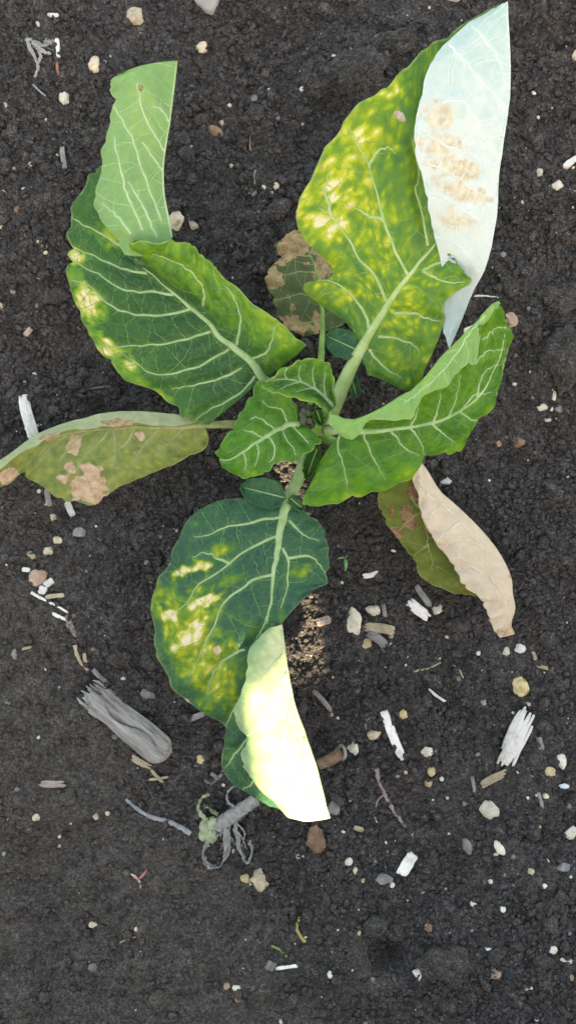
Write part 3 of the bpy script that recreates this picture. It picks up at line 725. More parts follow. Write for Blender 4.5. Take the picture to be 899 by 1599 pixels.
oB = leaf('large yellow-mottled leaf, its white bleached half folded over', B, [M_B_UP, M_B_UN], [(495,672,6.3),(518,640,7.4),(535,602,8.2),(552,565,8.8)],
          [
 [(576,516),(569,488),(547,459),(522,441),(495,436)],[(605,474),(590,440),(572,415),(558,402),(545,375),(530,352),(517,340),(498,325)],
 [(637,430),(620,400),(608,370),(600,345),(592,318),(582,280),(575,260),(560,230),(545,200)],[(576,262),(588,238),(606,230),(618,240)],[(669,384),(662,350),(655,320),(650,295),(654,275),(640,215)],
 [(659,423),(685,411),(712,404)],[(660,424),(680,434),(703,442),(724,440)],[(615,489),(645,489),(668,497),(690,503)],[(591,526),(615,528),(645,538),(657,552)],[(576,546),(592,565),(612,582),(628,590)],
 [(520,340),(508,300),(515,270)],[(600,345),(575,335),(550,322)]], 12, mr=(0.0058, 0.0042, 0.0008), vmat=M_VEIN_B, u1=7.2, lat_r=(0.0011, 0.00020))
B2 = Patch([
 [(701,546,11.2),(699,537,11.2),(696,528,11.2),(691,520,11.2)],
 [(724,491,11.8),(713,488,11.8),(701,482,11.8),(690,474,11.7)],
 [(740,450,12.3),(722,440,12.3),(705,430,12.3),(690,420,12.2)],
 [(758,415,12.9),(735,396,13.1),(706,381,13.2),(676,366,13.1)],
 [(773,345,13.6),(740,336,14.0),(706,331,14.2),(667,329,14.0)],
 [(777,274,14.1),(740,270,14.6),(700,272,14.8),(659,284,14.6)],
 [(785,222,14.5),(745,216,15.0),(696,215,15.3),(644,222,15.1)],
 [(794,161,14.9),(755,160,15.4),(705,158,15.7),(653,163,15.5)],
 [(794,98,15.2),(760,98,15.6),(715,99,15.9),(668,104,15.7)],
 [(793,45,15.4),(770,50,15.7),(737,56,15.9),(704,58,15.7)],
 [(791,3,15.4),(786,5,15.5),(778,9,15.5),(769,12,15.4)]],
 mid=0, scal=(0.04, 0.10), scf=1.2, ripple=0.0010, pucker=0.0007, seed=4, base=0.55, edges=(True, True),
 rowbase=[.1,.1,.1,.15,.2,.2,.15,0,-.12,-.2,-.3],
 chlor=[(750,250,30,90,5,.25)],
 necro=[(688,225,46,34,10,.85),(712,262,54,20,15,.9),(718,300,54,24,15,.9),(715,345,44,20,10,.75),(690,185,36,30,0,.75),(680,285,20,20,0,.6),(700,400,16,18,0,.3),(706,131,12,3,0,.6)])
B2.sign *= -1; B2.N *= -1
flap('folded_flap', B2, [M_B_UP, M_B_UN], oB, [
 [(790,10),(793,60),(794,110),(792,165),(783,225),(776,275),(772,345),(757,415),(735,460),(705,535)],
 [(735,40),(755,62),(775,90),(788,135)],[(690,160),(720,158),(738,185),(752,215),(774,245)],[(700,70),(735,110),(790,170)],
 [(650,250),(690,265),(730,290),(768,325)],[(668,300),(710,320),(765,360)],[(680,370),(715,385),(748,425)],[(652,200),(690,225),(740,245),(770,262)]], vmat=M_VEIN_W, r=(0.0007, 0.0003), gap=(14, 22), levels=1)

# --- leaf to the right, upper half curled inwards
Cp = Patch([
 [(490,738,8.2),(504,714,8.6),(520,690,9.0),(536,672,9.2),(532,663,9.8),(516,649,10.8),(514,654,11.0),(513,661,11.0)],
 [(472,791,7.6),(503,748,8.4),(535,706,9.0),(566,673,9.4),(562,662,10.2),(546,657,11.4),(546,672,11.6),(547,688,11.4)],
 [(527,788,7.8),(548,750,8.6),(576,706,9.2),(600,673,9.6),(600,657,10.5),(586,645,11.8),(581,650,12.0),(578,656,11.9)],
 [(585,772,8.0),(600,740,8.8),(620,702,9.4),(635,669,9.8),(636,646,10.8),(626,622,12.2),(632,638,12.4),(640,655,12.2)],
 [(640,750,8.2),(655,716,9.0),(665,690,9.5),(669,662,10.0),(669,630,11.0),(660,599,12.6),(660,608,12.8),(656,621,12.6)],
 [(656,716,8.5),(684,695,9.2),(695,675,9.7),(700,652,10.2),(701,610,11.4),(690,561,13.0),(695,581,13.2),(697,606,13.0)],
 [(718,707,8.7),(722,682,9.3),(725,660,9.9),(729,637,10.4),(729,590,11.6),(718,534,13.4),(721,551,13.6),(722,575,13.4)],
 [(736,668,9.0),(746,650,9.5),(751,632,10.0),(754,610,10.6),(752,565,11.9),(743,509,13.7),(743,530,13.9),(742,569,13.6)],
 [(772,633,9.2),(773,612,9.7),(772,598,10.2),(771,580,10.9),(767,540,12.2),(759,493,13.9),(752,505,14.1),(739,527,13.9)],
 [(776,600,9.8),(782,577,10.2),(785,562,10.6),(784,545,11.2),(780,515,12.5),(770,481,14.0),(767,484,14.1),(762,490,14.0)],
 [(799,524,11.4),(797,515,11.7),(794,508,12.1),(790,500,12.5),(785,488,13.3),(779,475,14.0),(778,475,14.1),(776,476,14.1)]],
 mid=3, scal=(0.22, 0.25), scf=1.5, ripple=0.0013, pucker=0.0013, seed=5, base=0.36, up_at=(5*16, 3*14),
 colbase=[.05,0,-.04,-.05,.02,.08,.02,0],
 chlor=[(640,742,24,12,-20,.6),(545,776,30,9,-10,.55),(700,705,22,10,0,.4),(782,540,14,40,0,.4),(690,600,20,16,0,.25),(600,765,20,8,0,.4),(765,640,12,12,0,.5)])
oC = leaf('fresh green leaf whose upper half curls inwards', Cp, [M_C_UP, M_C_UN], [(490,672,7.0),(515,673,8.4)], [
 [(530,678),(528,700),(538,735),(542,765)],[(566,675),(578,705),(590,728),(600,748)],[(610,672),(632,700),(655,712)],[(640,667),(656,690),(662,712)],[(672,661),(690,676),(708,690)],[(718,643),(735,655),(752,655)],
 [(640,667),(650,645),(652,630)],[(676,660),(685,630),(688,612)],[(718,643),(738,618),(768,612)],[(700,652),(712,618),(718,585)],[(742,620),(756,580),(790,565)],[(740,570),(760,548),(794,545)],[(752,530),(775,512),(795,512)]],
 13, mr=(0.0036, 0.0016, 0.0006), vr=(0, 5.0), lat_r=(0.0008, 0.00018))
veins_on(Cp, [[(756,492),(735,520),(712,552),(690,580),(660,607),(630,630)]], oC, M_VEIN_U, 63, (0.0005, 0.0003), (5.15, 7.0), gap=(12, 18), levels=1, face=-1)

# --- leaf pointing down, tip folded over into the sun
D = Patch([
 [(404,779,6.4),(422,781,6.5),(436,784,6.6),(447,787,6.8),(452,789,6.7),(457,792,6.6),(463,797,6.5)],
 [(335,782,6.0),(372,795,6.5),(407,802,6.8),(442,808,7.0),(458,812,6.9),(474,814,6.7),(490,807,6.4)],
 [(284,824,5.6),(325,834,6.4),(384,826,6.9),(438,830,7.1),(460,836,7.0),(485,838,6.8),(508,832,6.4)],
 [(264,874,5.4),(312,890,6.4),(378,866,7.0),(434,860,7.2),(455,866,7.1),(485,868,6.9),(515,862,6.5)],
 [(246,905,5.3),(298,918,6.4),(368,890,7.1),(431,880,7.3),(452,884,7.2),(482,886,7.0),(516,888,6.6)],
 [(237,935,5.2),(292,945,6.4),(360,918,7.1),(427,906,7.3),(446,908,7.2),(478,912,7.0),(512,910,6.7)],
 [(236,990,5.2),(290,980,6.4),(352,950,7.1),(424,936,7.3),(438,937,7.3),(460,934,7.2),(486,926,7.0)],
 [(250,1035,5.2),(305,1022,6.4),(362,990,7.0),(420,966,7.2),(426,970,7.2),(432,974,7.2),(439,977,7.2)],
 [(275,1083,5.2),(325,1065,6.2),(370,1040,6.7),(416,1015,7.0),(425,1014,7.0),(434,1013,7.1),(443,1012,7.2)],
 [(316,1111,5.2),(345,1100,5.9),(380,1090,6.4),(420,1075,6.7),(432,1074,6.8),(444,1075,6.9),(455,1076,7.0)],
 [(350,1140,5.2),(372,1140,5.6),(402,1135,6.1),(437,1130,6.4),(449,1130,6.6),(460,1131,6.7),(471,1132,6.9)],
 [(346,1178,5.0),(376,1184,5.4),(412,1184,5.9),(452,1182,6.2),(463,1180,6.4),(475,1179,6.6),(486,1178,6.8)],
 [(352,1213,4.8),(386,1225,5.2),(424,1230,5.7),(464,1225,6.0),(475,1223,6.2),(487,1221,6.4),(498,1220,6.7)],
 [(414,1255,4.8),(432,1260,5.0),(456,1264,5.4),(482,1267,5.8),(491,1269,6.0),(500,1271,6.2),(510,1273,6.5)]],
 mid=3, scal=(0.08, 0.18), scf=0.9, ripple=0.0016, pucker=0.0012, seed=6, base=0.10, up_at=(4*16, 3*14),
 chlor=[(300,985,62,105,-22,.60),(345,1060,45,60,-20,.62),(300,888,32,11,-18,1.0),(322,938,30,10,-28,1.15),(262,958,17,13,0,1.0),(296,992,34,15,-42,1.15),(282,940,20,12,-20,.5),(315,1030,42,54,-30,.72),(345,1065,34,34,0,.62),(285,1000,34,40,0,.45),(300,940,46,40,0,.35),(390,985,26,20,0,.3),(345,858,22,12,-20,.55),
        (362,905,30,10,-25,.4),(330,1095,26,12,0,.5),(470,890,22,16,0,.45),(300,960,40,30,0,.35),(268,832,9,5,0,.3),(305,818,7,6,0,.5),(365,815,5,4,0,.5),(380,1050,14,20,0,.4),(360,1180,10,14,0,.4),(440,960,6,14,0,.3)],
 necro=[(341,1014,8,8,0,.75),(288,1096,12,7,40,.75),(264,878,5,12,0,.6),(326,935,10,4,-28,.35),(300,990,12,4,-45,.3)])
oD = leaf('blue-green leaf with cream blotches, its tip folded into sunlight', D, [M_D_UP, M_D_UN], [(480,690,5.4),(476,722,6.0),(462,755,6.4)],
          [
 [(440,806),(410,812),(384,818),(360,821),(345,827),(320,836),(303,838)],[(433,836),(410,846),(385,860),(360,880),(335,898),(315,908),(304,922),(290,945),(265,962)],
 [(425,897),(400,904),(380,916),(360,932),(346,945),(340,962),(332,985),(318,1010),(308,1035),(290,1062)],[(384,1014),(360,1023),(342,1040),(332,1056),(322,1085)],[(418,962),(408,984),(396,1004)],[(360,880),(340,872),(322,864),(300,870)],
 [(450,812),(462,824),(475,836),(498,844)],[(441,856),(449,874),(449,895),(446,925),(438,950)],[(450,872),(475,868),(490,872),(498,882),(508,895)],[(380,1090),(362,1115),(352,1135)],[(390,1150),(365,1180),(352,1200)],[(408,1200),(392,1225),(378,1232)]],
 14, mr=(0.0052, 0.0036, 0.0007), u1=7.2, lat_r=(0.0011, 0.00020), gap=(14, 22))
D2 = Patch([
 [(440,975,7.5),(434,977,7.7),(428,979,7.8),(420,983,7.8)],
 [(444,1010,7.6),(430,1008,8.1),(412,1005,8.3),(391,1008,8.1)],
 [(449,1045,7.6),(430,1045,8.2),(405,1042,8.5),(384,1045,8.2)],
 [(455,1075,7.5),(430,1080,8.2),(400,1080,8.5),(376,1080,8.1)],
 [(462,1105,7.4),(435,1112,8.1),(400,1115,8.3),(363,1120,7.8)],
 [(475,1140,7.3),(445,1148,8.0),(412,1152,8.2),(383,1156,7.8)],
 [(488,1178,7.2),(455,1182,7.8),(415,1185,8.0),(372,1186,7.5)],
 [(498,1215,7.0),(465,1222,7.6),(430,1222,7.8),(390,1216,7.4)],
 [(507,1250,6.9),(478,1256,7.4),(450,1256,7.5),(424,1250,7.2)],
 [(515,1277,6.8),(498,1281,7.1),(475,1283,7.2),(450,1276,7.1)]],
 mid=0, scal=(0.02, 0.16), scf=1.1, ripple=0.0010, pucker=0.0007, seed=7, base=0.45, edges=(True, True),
 colbase=[.25,.2,.05,-.3], rowbase=[0,0,0,0,0,0,0,.1,.15,.2],
 chlor=[(470,1220,40,40,0,.3)])
D2.sign *= -1; D2.N *= -1
flap('folded_flap', D2, [M_D_UP, M_D_UN], oD, [[(438,985),(450,1060),(470,1135),(490,1190),(512,1270)],[(446,1050),(425,1085),(405,1130),(385,1150)],[(455,1090),(440,1150),(420,1200)],[(475,1150),(465,1205),(450,1255)],[(440,1020),(415,1050),(392,1085)]])

# --- wilting leaf to the left
_E = [
 [(314,655,6.2),(315,659,6.2),(318,664,6.2),(321,668,6.1),(324,674,6.0),(327,682,5.9)],
 [(286,649,5.7),(288,656,5.9),(292,666,6.0),(299,678,5.9),(309,690,5.7),(320,702,5.4)],
 [(246,643,5.3),(248,653,5.6),(252,668,5.8),(258,688,5.6),(268,708,5.2),(280,722,4.8)],
 [(205,641,4.9),(208,652,5.3),(212,666,5.5),(216,692,5.3),(221,720,4.8),(228,744,4.2)],
 [(165,644,4.6),(169,655,5.0),(175,669,5.2),(174,702,4.9),(176,736,4.3),(181,764,3.7)],
 [(125,654,4.3),(130,662,4.7),(138,673,4.9),(133,708,4.6),(136,752,3.9),(145,791,3.2)],
 [(90,664,4.1),(96,670,4.5),(104,679,4.7),(97,708,4.3),(96,746,3.7),(100,781,3.1)],
 [(55,680,4.0),(62,685,4.3),(72,691,4.5),(63,712,4.2),(58,736,3.7),(50,752,3.2)],
 [(20,705,3.9),(28,710,4.1),(38,712,4.3),(36,720,4.0),(35,729,3.7),(36,738,3.3)],
 [(-12,728,3.6),(-5,732,3.7),(2,738,3.8),(6,746,3.6),(9,752,3.4),(12,757,3.1)],
 [(-46,762,3.0),(-44,765,3.0),(-42,768,3.0),(-40,771,2.9),(-38,774,2.8),(-36,777,2.7)]]
for r_ in _E[1:10]:      # the far half rolls back over the rib and shows its pale underside
    T_, M_ = r_[0], r_[2]
    r_[0] = (M_[0] - 3, M_[1] - 3 + 2 * math.sin(M_[0] * 0.11), M_[2] + 0.75); r_[1] = (T_[0], T_[1], M_[2] + 0.35)
Ep = Patch(_E,
 mid=2, scal=(0.06, 0.14), scf=1.3, ripple=0.0010, pucker=0.0010, seed=8, base=0.47, up_at=(3*16, 2*14), colbase=[.10,.08,.04,0,0,0],
 chlor=[(40,700,40,16,-35,.55),(50,702,22,10,-30,.6),(200,730,40,14,-20,.3),(90,680,30,9,-20,.4),(250,715,30,10,-30,.3),(120,735,50,40,0,.2)],
 necro=[(115,696,15,17,0,1.0),(136,752,38,30,-10,1.0),(112,729,12,11,0,.9),(219,679,10,9,0,1.0),(188,661,25,7,2,.9),(245,704,7,6,0,.5),(14,742,22,14,-40,.95),(98,748,14,8,0,.6),(70,684,25,6,-15,.6),(150,780,24,10,0,.8),(210,706,5,4,0,.6)])
oE = leaf('drooping olive leaf with tan scorch patches', Ep, [M_E_UP, M_E_UN], [(455,675,5.4),(410,668,5.9),(365,663,6.2),(340,663,6.3)], [
 [(290,666),(265,690),(245,705)],[(252,668),(228,692),(208,722)],[(212,666),(200,690),(180,705)],[(176,669),(150,695),(130,714),(120,735)],[(178,669),(180,700),(176,730)],[(138,674),(110,695),(95,720)],[(104,680),(80,698),(62,720)]],
 15, vmat=M_VEIN_O, pmat=M_VEIN_O, mr=(0.0042, 0.0022, 0.0005), lat_r=(0.0008, 0.0003), u1=7, amp=0.0009)

# --- dying leaf to the lower right
Fp = Patch([
 [(600,742,4.2),(612,738,4.3),(626,733,4.4),(645,712,4.6),(640,719,5.0),(636,731,5.1)],
 [(592,762,3.9),(612,760,4.0),(638,752,4.1),(664,733,4.4),(655,742,4.9),(646,756,5.0)],
 [(588,783,3.6),(613,783,3.6),(650,777,3.7),(685,766,4.1),(668,772,4.7),(652,783,4.8)],
 [(596,808,3.3),(626,813,3.3),(666,808,3.3),(707,786,3.8),(682,800,4.5),(658,813,4.6)],
 [(614,838,3.0),(646,840,3.0),(690,830,3.0),(736,813,3.6),(705,830,4.3),(673,841,4.4)],
 [(641,870,2.8),(667,869,2.8),(712,856,2.8),(761,840,3.4),(725,856,4.1),(689,862,4.2)],
 [(654,900,2.6),(682,896,2.6),(727,885,2.6),(781,868,3.2),(743,882,3.9),(706,888,4.0)],
 [(690,922,2.3),(706,913,2.3),(742,905,2.4),(796,900,3.0),(760,908,3.6),(722,916,3.7)],
 [(726,930,2.1),(738,926,2.1),(760,920,2.2),(799,926,2.7),(776,932,3.3),(749,936,3.4)],
 [(768,934,1.9),(774,934,1.9),(782,936,2.0),(803,950,2.4),(786,950,2.9),(757,958,3.0)],
 [(776,965,1.6),(780,966,1.6),(786,968,1.7),(797,974,2.0),(785,978,2.4),(766,978,2.5)],
 [(786,986,1.4),(789,987,1.4),(793,988,1.4),(802,989,1.6),(792,993,1.8),(780,996,1.9)]],
 mid=3, scal=(0.28, 0.16), scf=1.6, ripple=0.0024, pucker=0.0020, seed=9, base=0.35, up_at=(4*16, 1*14),
 chlor=[(700,850,60,70,0,.3,(3,5)),(690,905,30,14,0,.3)],
 necro=[(618,832,16,12,40,.95,(0,2.5)),(640,815,14,26,-15,.8,(0,2.5)),(612,800,10,18,0,.6,(0,2.5)),(645,770,12,18,0,.7,(0,2.5)),(795,900,12,6,40,.5,(3,5)),(700,890,10,12,0,.35,(3,5)),(760,925,20,8,0,.4,(3,5)),(790,985,16,8,0,.7)])
oF = leaf('dying leaf, olive below and folded over dry beige', Fp, [M_F_UP, M_F_UN], None, [], 16)
veins_on(Fp, [[(652,745),(665,770),(700,800),(735,835),(757,870),(752,905),(745,930)], [(757,860),(735,845),(705,845),(690,858)], [(752,895),(730,885),(712,900)], [(690,785),(672,805),(668,825)], [(720,815),(690,835),(680,850)], [(765,900),(785,930),(790,960)]], oF, M_VEIN_T, 61, (0.0009, 0.0003), (3.0, 5.0), gap=(16, 24), levels=1, face=-1)
veins_on(Fp, [[(640,775),(660,810),(668,850),(675,890)],[(655,800),(635,815),(622,830)],[(668,850),(655,860),(645,868)]], oF, M_VEIN_O, 62, (0.0007, 0.0003), (0.0, 2.4), gap=(16, 24), levels=1)
so = Soup(); so.add(*tube(crom([P(500,682,.05),P(560,708,.052),P(605,730,.045),P(640,745,.042)], 20), np.linspace(.0036, .0020, 20), 10)); so.build('petiole', M_PET, oF)
# --- withered leaf behind
Gp = Patch([
 [(472,524,4.4),(487,523,4.5),(502,520,4.6),(520,515,4.5),(541,502,4.4)],
 [(440,509,4.0),(470,505,4.3),(502,496,4.5),(520,490,4.4),(536,480,4.2)],
 [(424,475,3.7),(460,472,4.1),(499,460,4.3),(515,455,4.2),(530,450,4.0)],
 [(413,440,3.4),(450,440,3.9),(493,426,4.1),(510,420,4.0),(522,418,3.8)],
 [(417,416,3.3),(452,412,3.7),(485,400,3.9),(500,395,3.8),(512,392,3.7)],
 [(435,407,3.2),(455,394,3.5),(475,382,3.7),(488,380,3.7),(497,378,3.6)],
 [(428,384,3.1),(445,376,3.3),(460,369,3.5),(468,368,3.5),(477,370,3.5)],
 [(446,367,3.2),(453,364,3.3),(458,361,3.3),(463,361,3.3),(468,362,3.3)]],
 mid=2, scal=(0.22, 0.1), scf=1.7, ripple=0.0022, pucker=0.0009, seed=10, base=0.3, up_at=(2*16, 2*14),
 necro=[(450,390,40,30,0,1.0),(425,430,20,26,0,1.0),(470,380,30,24,0,1.0),(440,500,34,14,20,1.0),(495,500,12,20,0,.7),(470,515,30,12,0,.9),(500,410,20,30,0,.9),(465,440,12,10,0,.3),(450,462,7,7,0,.6),(436,420,8,6,0,-.5),(458,480,6,7,0,.7),(465,405,10,8,0,-.5)])
oG = leaf('withered tan and grey-green leaf behind the large leaf', Gp, [M_G_UP, M_G_UP], [(485,640,5.4),(496,600,5.4),(501,560,5.1),(502,535,4.8)], [[(501,470),(475,460),(445,465),(428,470)],[(494,428),(470,425),(440,430),(420,432)],[(502,500),(475,505),(450,508)],[(485,400),(462,398),(445,388)]], 17, vmat=M_VEIN_O, pmat=M_PET, mr=(0.0030, 0.0022, 0.0005), lat_r=(0.0005, 0.0002), u1=5, amp=0.0006, levels=1, fine=(0.0002, 0.00015))

# --- young leaves round the heart
Hp = Patch([
 [(462,632,9.6),(464,644,9.3),(466,653,9.1),(469,661,9.0),(480,668,9.2),(492,678,9.6),(506,690,10.2)],
 [(440,606,9.8),(445,626,9.4),(450,646,9.2),(453,663,9.1),(464,678,9.3),(476,692,9.6),(488,704,10.0)],
 [(404,589,9.8),(418,616,9.6),(430,646,9.4),(436,669,9.3),(445,688,9.4),(453,706,9.6),(462,725,9.8)],
 [(388,616,9.7),(400,640,9.7),(410,662,9.6),(416,681,9.5),(423,698,9.5),(430,712,9.5),(436,722,9.5)],
 [(371,646,9.6),(382,663,9.7),(390,680,9.7),(397,693,9.6),(405,710,9.5),(412,726,9.3),(418,739,9.1)],
 [(356,673,9.4),(365,686,9.5),(372,697,9.5),(378,707,9.5),(383,722,9.3),(388,735,9.1),(392,747,8.8)],
 [(342,696,9.2),(348,704,9.3),(353,711,9.3),(357,718,9.2),(360,727,9.1),(364,736,8.9),(368,744,8.6)],
 [(340,706,9.0),(340,710,9.0),(341,714,9.0),(342,718,8.9),(344,722,8.9),(346,726,8.8),(349,730,8.7)]],
 mid=3, su=14, sv=10, scal=(0.32, 0.32), scf=1.5, ripple=0.0014, pucker=0.0016, seed=11, base=0.30, up_at=(3*14, 3*10),
 chlor=[(405,740,24,8,0,.45),(350,715,14,14,0,-.1),(372,640,12,30,30,.3)])
leaf('small cupped heart leaf spreading left', Hp, [M_C_UP, M_C_UN], [(472,664,7.6),(470,662,8.6)], [[(449,663),(440,640),(418,634),(408,625)],[(430,671),(412,658),(402,652),(390,655)],[(410,684),(395,675),(380,672)],[(418,679),(428,695),(428,712),(420,722)],[(400,690),(404,708),(398,728)],[(440,668),(448,688),(458,700),(462,712)],[(380,706),(384,722),(382,735)],[(455,663),(472,682),(482,692)]], 18, mr=(0.0024, 0.0018, 0.0005), lat_r=(0.0007, 0.0003), gap=(9, 14), fine=(0.00024, 0.00013))
Ip = Patch([
 [(513,643,10.6),(516,641,10.3),(521,637,10.0),(523,628,10.2),(522,618,10.5)],
 [(500,633,11.2),(504,628,10.5),(508,620,10.1),(516,605,10.4),(520,588,11.0)],
 [(478,626,11.5),(484,617,10.6),(491,606,10.2),(502,590,10.5),(513,566,11.3)],
 [(455,619,11.5),(463,608,10.7),(471,597,10.3),(481,580,10.6),(490,559,11.3)],
 [(432,616,11.4),(440,604,10.8),(449,592,10.5),(456,580,10.8),(461,565,11.2)],
 [(416,610,11.2),(422,602,10.9),(428,594,10.8),(434,588,10.9),(438,580,11.1)],
 [(408,602,11.0),(410,600,11.0),(413,598,11.0),(416,596,11.0),(420,593,11.0)]],
 mid=2, su=14, sv=12, scal=(0.18, 0.22), scf=1.7, ripple=0.0012, pucker=0.0012, seed=12, base=0.30, up_at=(3*14, 2*12), colbase=[.16,.02,0,.02,.14])
leaf('small cupped heart leaf arching over the bud', Ip, [M_A_UP, M_C_UN], [(505,665,7.5),(518,648,9.2)], [[(508,620),(506,600),(508,580)],[(492,607),(488,588),(490,572)],[(470,597),(466,583),(470,570)],[(490,606),(474,609),(460,613)],[(468,596),(450,602),(438,608)],[(448,592),(444,584),(448,574)]], 19, mr=(0.0024, 0.0014, 0.0004), lat_r=(0.0006, 0.00025), gap=(9, 14), fine=(0.00024, 0.00013))

def lobe(px, py, rx, ry, ang, z, seed, label, mats=(M_D_UP, M_D_UN), tilt=0.3):
    ca, sa = math.cos(math.radians(ang)), math.sin(math.radians(ang))
    rows = []
    for t in (-1.0, -0.72, -0.3, 0.15, 0.55, 0.85, 1.0):
        w = math.sqrt(max(0.0, 1 - t * t)) * ry * (1.0 - 0.12 * t) + 0.4
        r = []
        for q in (-1, -0.5, 0, 0.5, 1):
            x, y = t * rx, q * w
            r.append((px + x * ca - y * sa, py + x * sa + y * ca, z + tilt * (abs(q) ** 2) - 0.2 * t))
        rows.append(r)
    pt = Patch(rows, mid=2, su=8, sv=8, scal=(0.05, 0.05), ripple=0.0006, pucker=0.0005, seed=seed, base=0.14, up_at=(3 * 8, 2 * 8), edges=(False, False))
    o = pt.build('leaflet', list(mats), plant); o.location = PINV; o['label'] = label
    so = Soup(); so.add(*ribbon(pt, [(0, 2), (2, 2.02), (5.2, 2)], 0.0006, 0.0002, 14)); so.build('vein', M_VEIN, o)
lobe(411, 769, 36, 23, 194, 7.2, 21, 'small rounded dark lobe beside the petiole')
lobe(534, 536, 28, 23, 205, 8.6, 22, 'small oval blue-green lobe on the stalk')
lobe(552, 603, 19, 9, 75, 8.0, 23, 'narrow dark lobe on the stalk')
lobe(463, 786, 15, 9, 40, 6.9, 24, 'tiny dark lobe beside the petiole')
lobe(498, 652, 13, 8, 70, 8.8, 25, 'tiny heart leaf beside the bud', (M_C_UP, M_C_UN), 0.5)
lobe(487, 722, 26, 12, 110, 7.2, 27, 'dark green lobe beside the stalk', (M_C_UP, M_C_UN), 0.5)

# heart bud and main stem
M_BUD = simple_mat('bud_grey_green', (0.035, 0.05, 0.03), (0.10, 0.12, 0.075), 500, 0.8, 0.4, spec=0.25)
so = Soup(); rr = np.random.default_rng(31); V0, F0 = ICO[2]
for k in range(46):
    a = rr.uniform(0, 6.283); q = rr.random() ** 0.5
    x, y, z = P(477 + 17 * q * math.cos(a), 647 + 23 * q * math.sin(a), 0.094 - 0.012 * q * q)
    r = rr.uniform(0.0012, 0.0024)
    so.add(V0 * r * (1 + 0.12 * rr.normal(size=(len(V0), 1))) + np.array([x, y, z]), None, F0)
o = so.build('flower_bud', M_BUD, plant); o.location = PINV; o['label'] = 'small bumpy grey-green bud in the heart'
so = Soup()
pts = crom(np.array([P(478, 672, -0.01), P(474, 668, 0.02), P(476, 668, 0.05), P(477, 660, 0.082)]), 24)
so.add(*tube(pts, np.linspace(0.0085, 0.0105, 24) , 14, rough=0.03, seed=2)); o = so.build('stem', M_PET, plant); o.location = PINV

# ------------------------------------------------------------------ added board screen, out of frame, shades the bed from the low sun
M_BOARD = simple_mat('shade_screen_boards', (0.16, 0.12, 0.09), (0.30, 0.25, 0.20), 18, 0.85, 0.5, (6, 6, 0.7))
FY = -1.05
def to_screen(px, py, z):
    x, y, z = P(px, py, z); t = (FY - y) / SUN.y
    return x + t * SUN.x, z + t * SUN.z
XR = to_screen(501, 960, 0.0)[0]; XL = to_screen(388, 1120, 0.08)[0]
ZB = to_screen(470, 990, 0.0)[1]; ZT = to_screen(430, 975, 0.088)[1]  # gap in the added screen, shaped so sun reaches the folded leaf tip
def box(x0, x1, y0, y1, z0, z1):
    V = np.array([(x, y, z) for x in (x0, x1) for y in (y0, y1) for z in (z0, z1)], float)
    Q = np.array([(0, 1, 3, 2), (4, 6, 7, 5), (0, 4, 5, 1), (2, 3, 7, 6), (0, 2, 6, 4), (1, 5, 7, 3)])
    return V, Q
shade_screen = bpy.data.objects.new('added_shade_screen', None); COL.objects.link(shade_screen)
tag(shade_screen, 'added out-of-view board screen that shades the bed, gapped for a sunbeam', 'shade_screen')
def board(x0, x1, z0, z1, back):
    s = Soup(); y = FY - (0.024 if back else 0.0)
    s.add(*box(x0, x1, y - 0.018, y, z0, z1)); return s.build('board', M_BOARD, shade_screen, False)
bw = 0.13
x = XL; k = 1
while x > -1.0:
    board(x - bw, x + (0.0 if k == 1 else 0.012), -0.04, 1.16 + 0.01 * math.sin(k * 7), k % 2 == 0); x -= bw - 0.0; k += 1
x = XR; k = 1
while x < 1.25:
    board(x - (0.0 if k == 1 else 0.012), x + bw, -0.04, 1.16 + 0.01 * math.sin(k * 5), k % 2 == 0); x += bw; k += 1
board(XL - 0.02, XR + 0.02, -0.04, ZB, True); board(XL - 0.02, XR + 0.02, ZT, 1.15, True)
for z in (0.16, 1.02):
    s = Soup(); s.add(*box(-1.05, 1.35, FY - 0.085, FY - 0.0425, z, z + 0.07)); s.build('rail', M_BOARD, shade_screen, False)
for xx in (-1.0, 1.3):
    s = Soup(); s.add(*box(xx - 0.045, xx + 0.045, FY - 0.175, FY - 0.0855, -0.10, 1.22)); s.build('post', M_BOARD, shade_screen, False)

# ------------------------------------------------------------------ earth clods
def clod(px, py, rx, ry, hgt, ang, seed, label):
    V, Fc = ICO[4]; V = V.copy(); o3 = seed * 7.3
    d = 0.30 * fbm(V[:, 0] * 1.6 + o3, V[:, 1] * 1.6, V[:, 2] * 1.6, 3) + 0.16 * np.abs(fbm(V[:, 0] * 5 + o3, V[:, 1] * 5, V[:, 2] * 5 + 2, 3)) + 0.05 * noise3(V[:, 0] * 19, V[:, 1] * 19 + o3, V[:, 2] * 19)
    V = V * (1 + d)[:, None]
    s_ = K * H; x, y, _ = P(px, py, 0); a = math.radians(-ang)
    W = V * np.array([rx * s_, ry * s_, hgt])
    W = np.stack([W[:, 0] * math.cos(a) - W[:, 1] * math.sin(a), W[:, 0] * math.sin(a) + W[:, 1] * math.cos(a), W[:, 2]], -1)
    o = mesh_np('earth_clod', W, Fc, M_SOIL, attrs={'crust': np.full(len(W), 0.25)})
    o.location = (x, y, float(soil_h(np.array([x]), np.array([y]), False)[0]) - hgt * 0.12)
    tag(o, label, 'earth clod')
clod(548, 128, 54, 26, 0.014, -22, 1, 'big rough earth clod left of the large yellow leaf')
clod(612, 78, 40, 17, 0.010, -10, 2, 'long earth clod with grey stones behind the large yellow leaf')
clod(872, 570, 34, 48, 0.012, 10, 3, 'broad earth clod right of the curled leaf')
clod(690, 1498, 32, 26, 0.009, 0, 4, 'rounded earth clod beside the dark hollow')
clod(870, 470, 26, 22, 0.008, 30, 5, 'small earth clod above the broad one by the curled leaf')
clod(620, 1455, 22, 12, 0.006, 10, 6, 'low earth clod over the dark hollow')

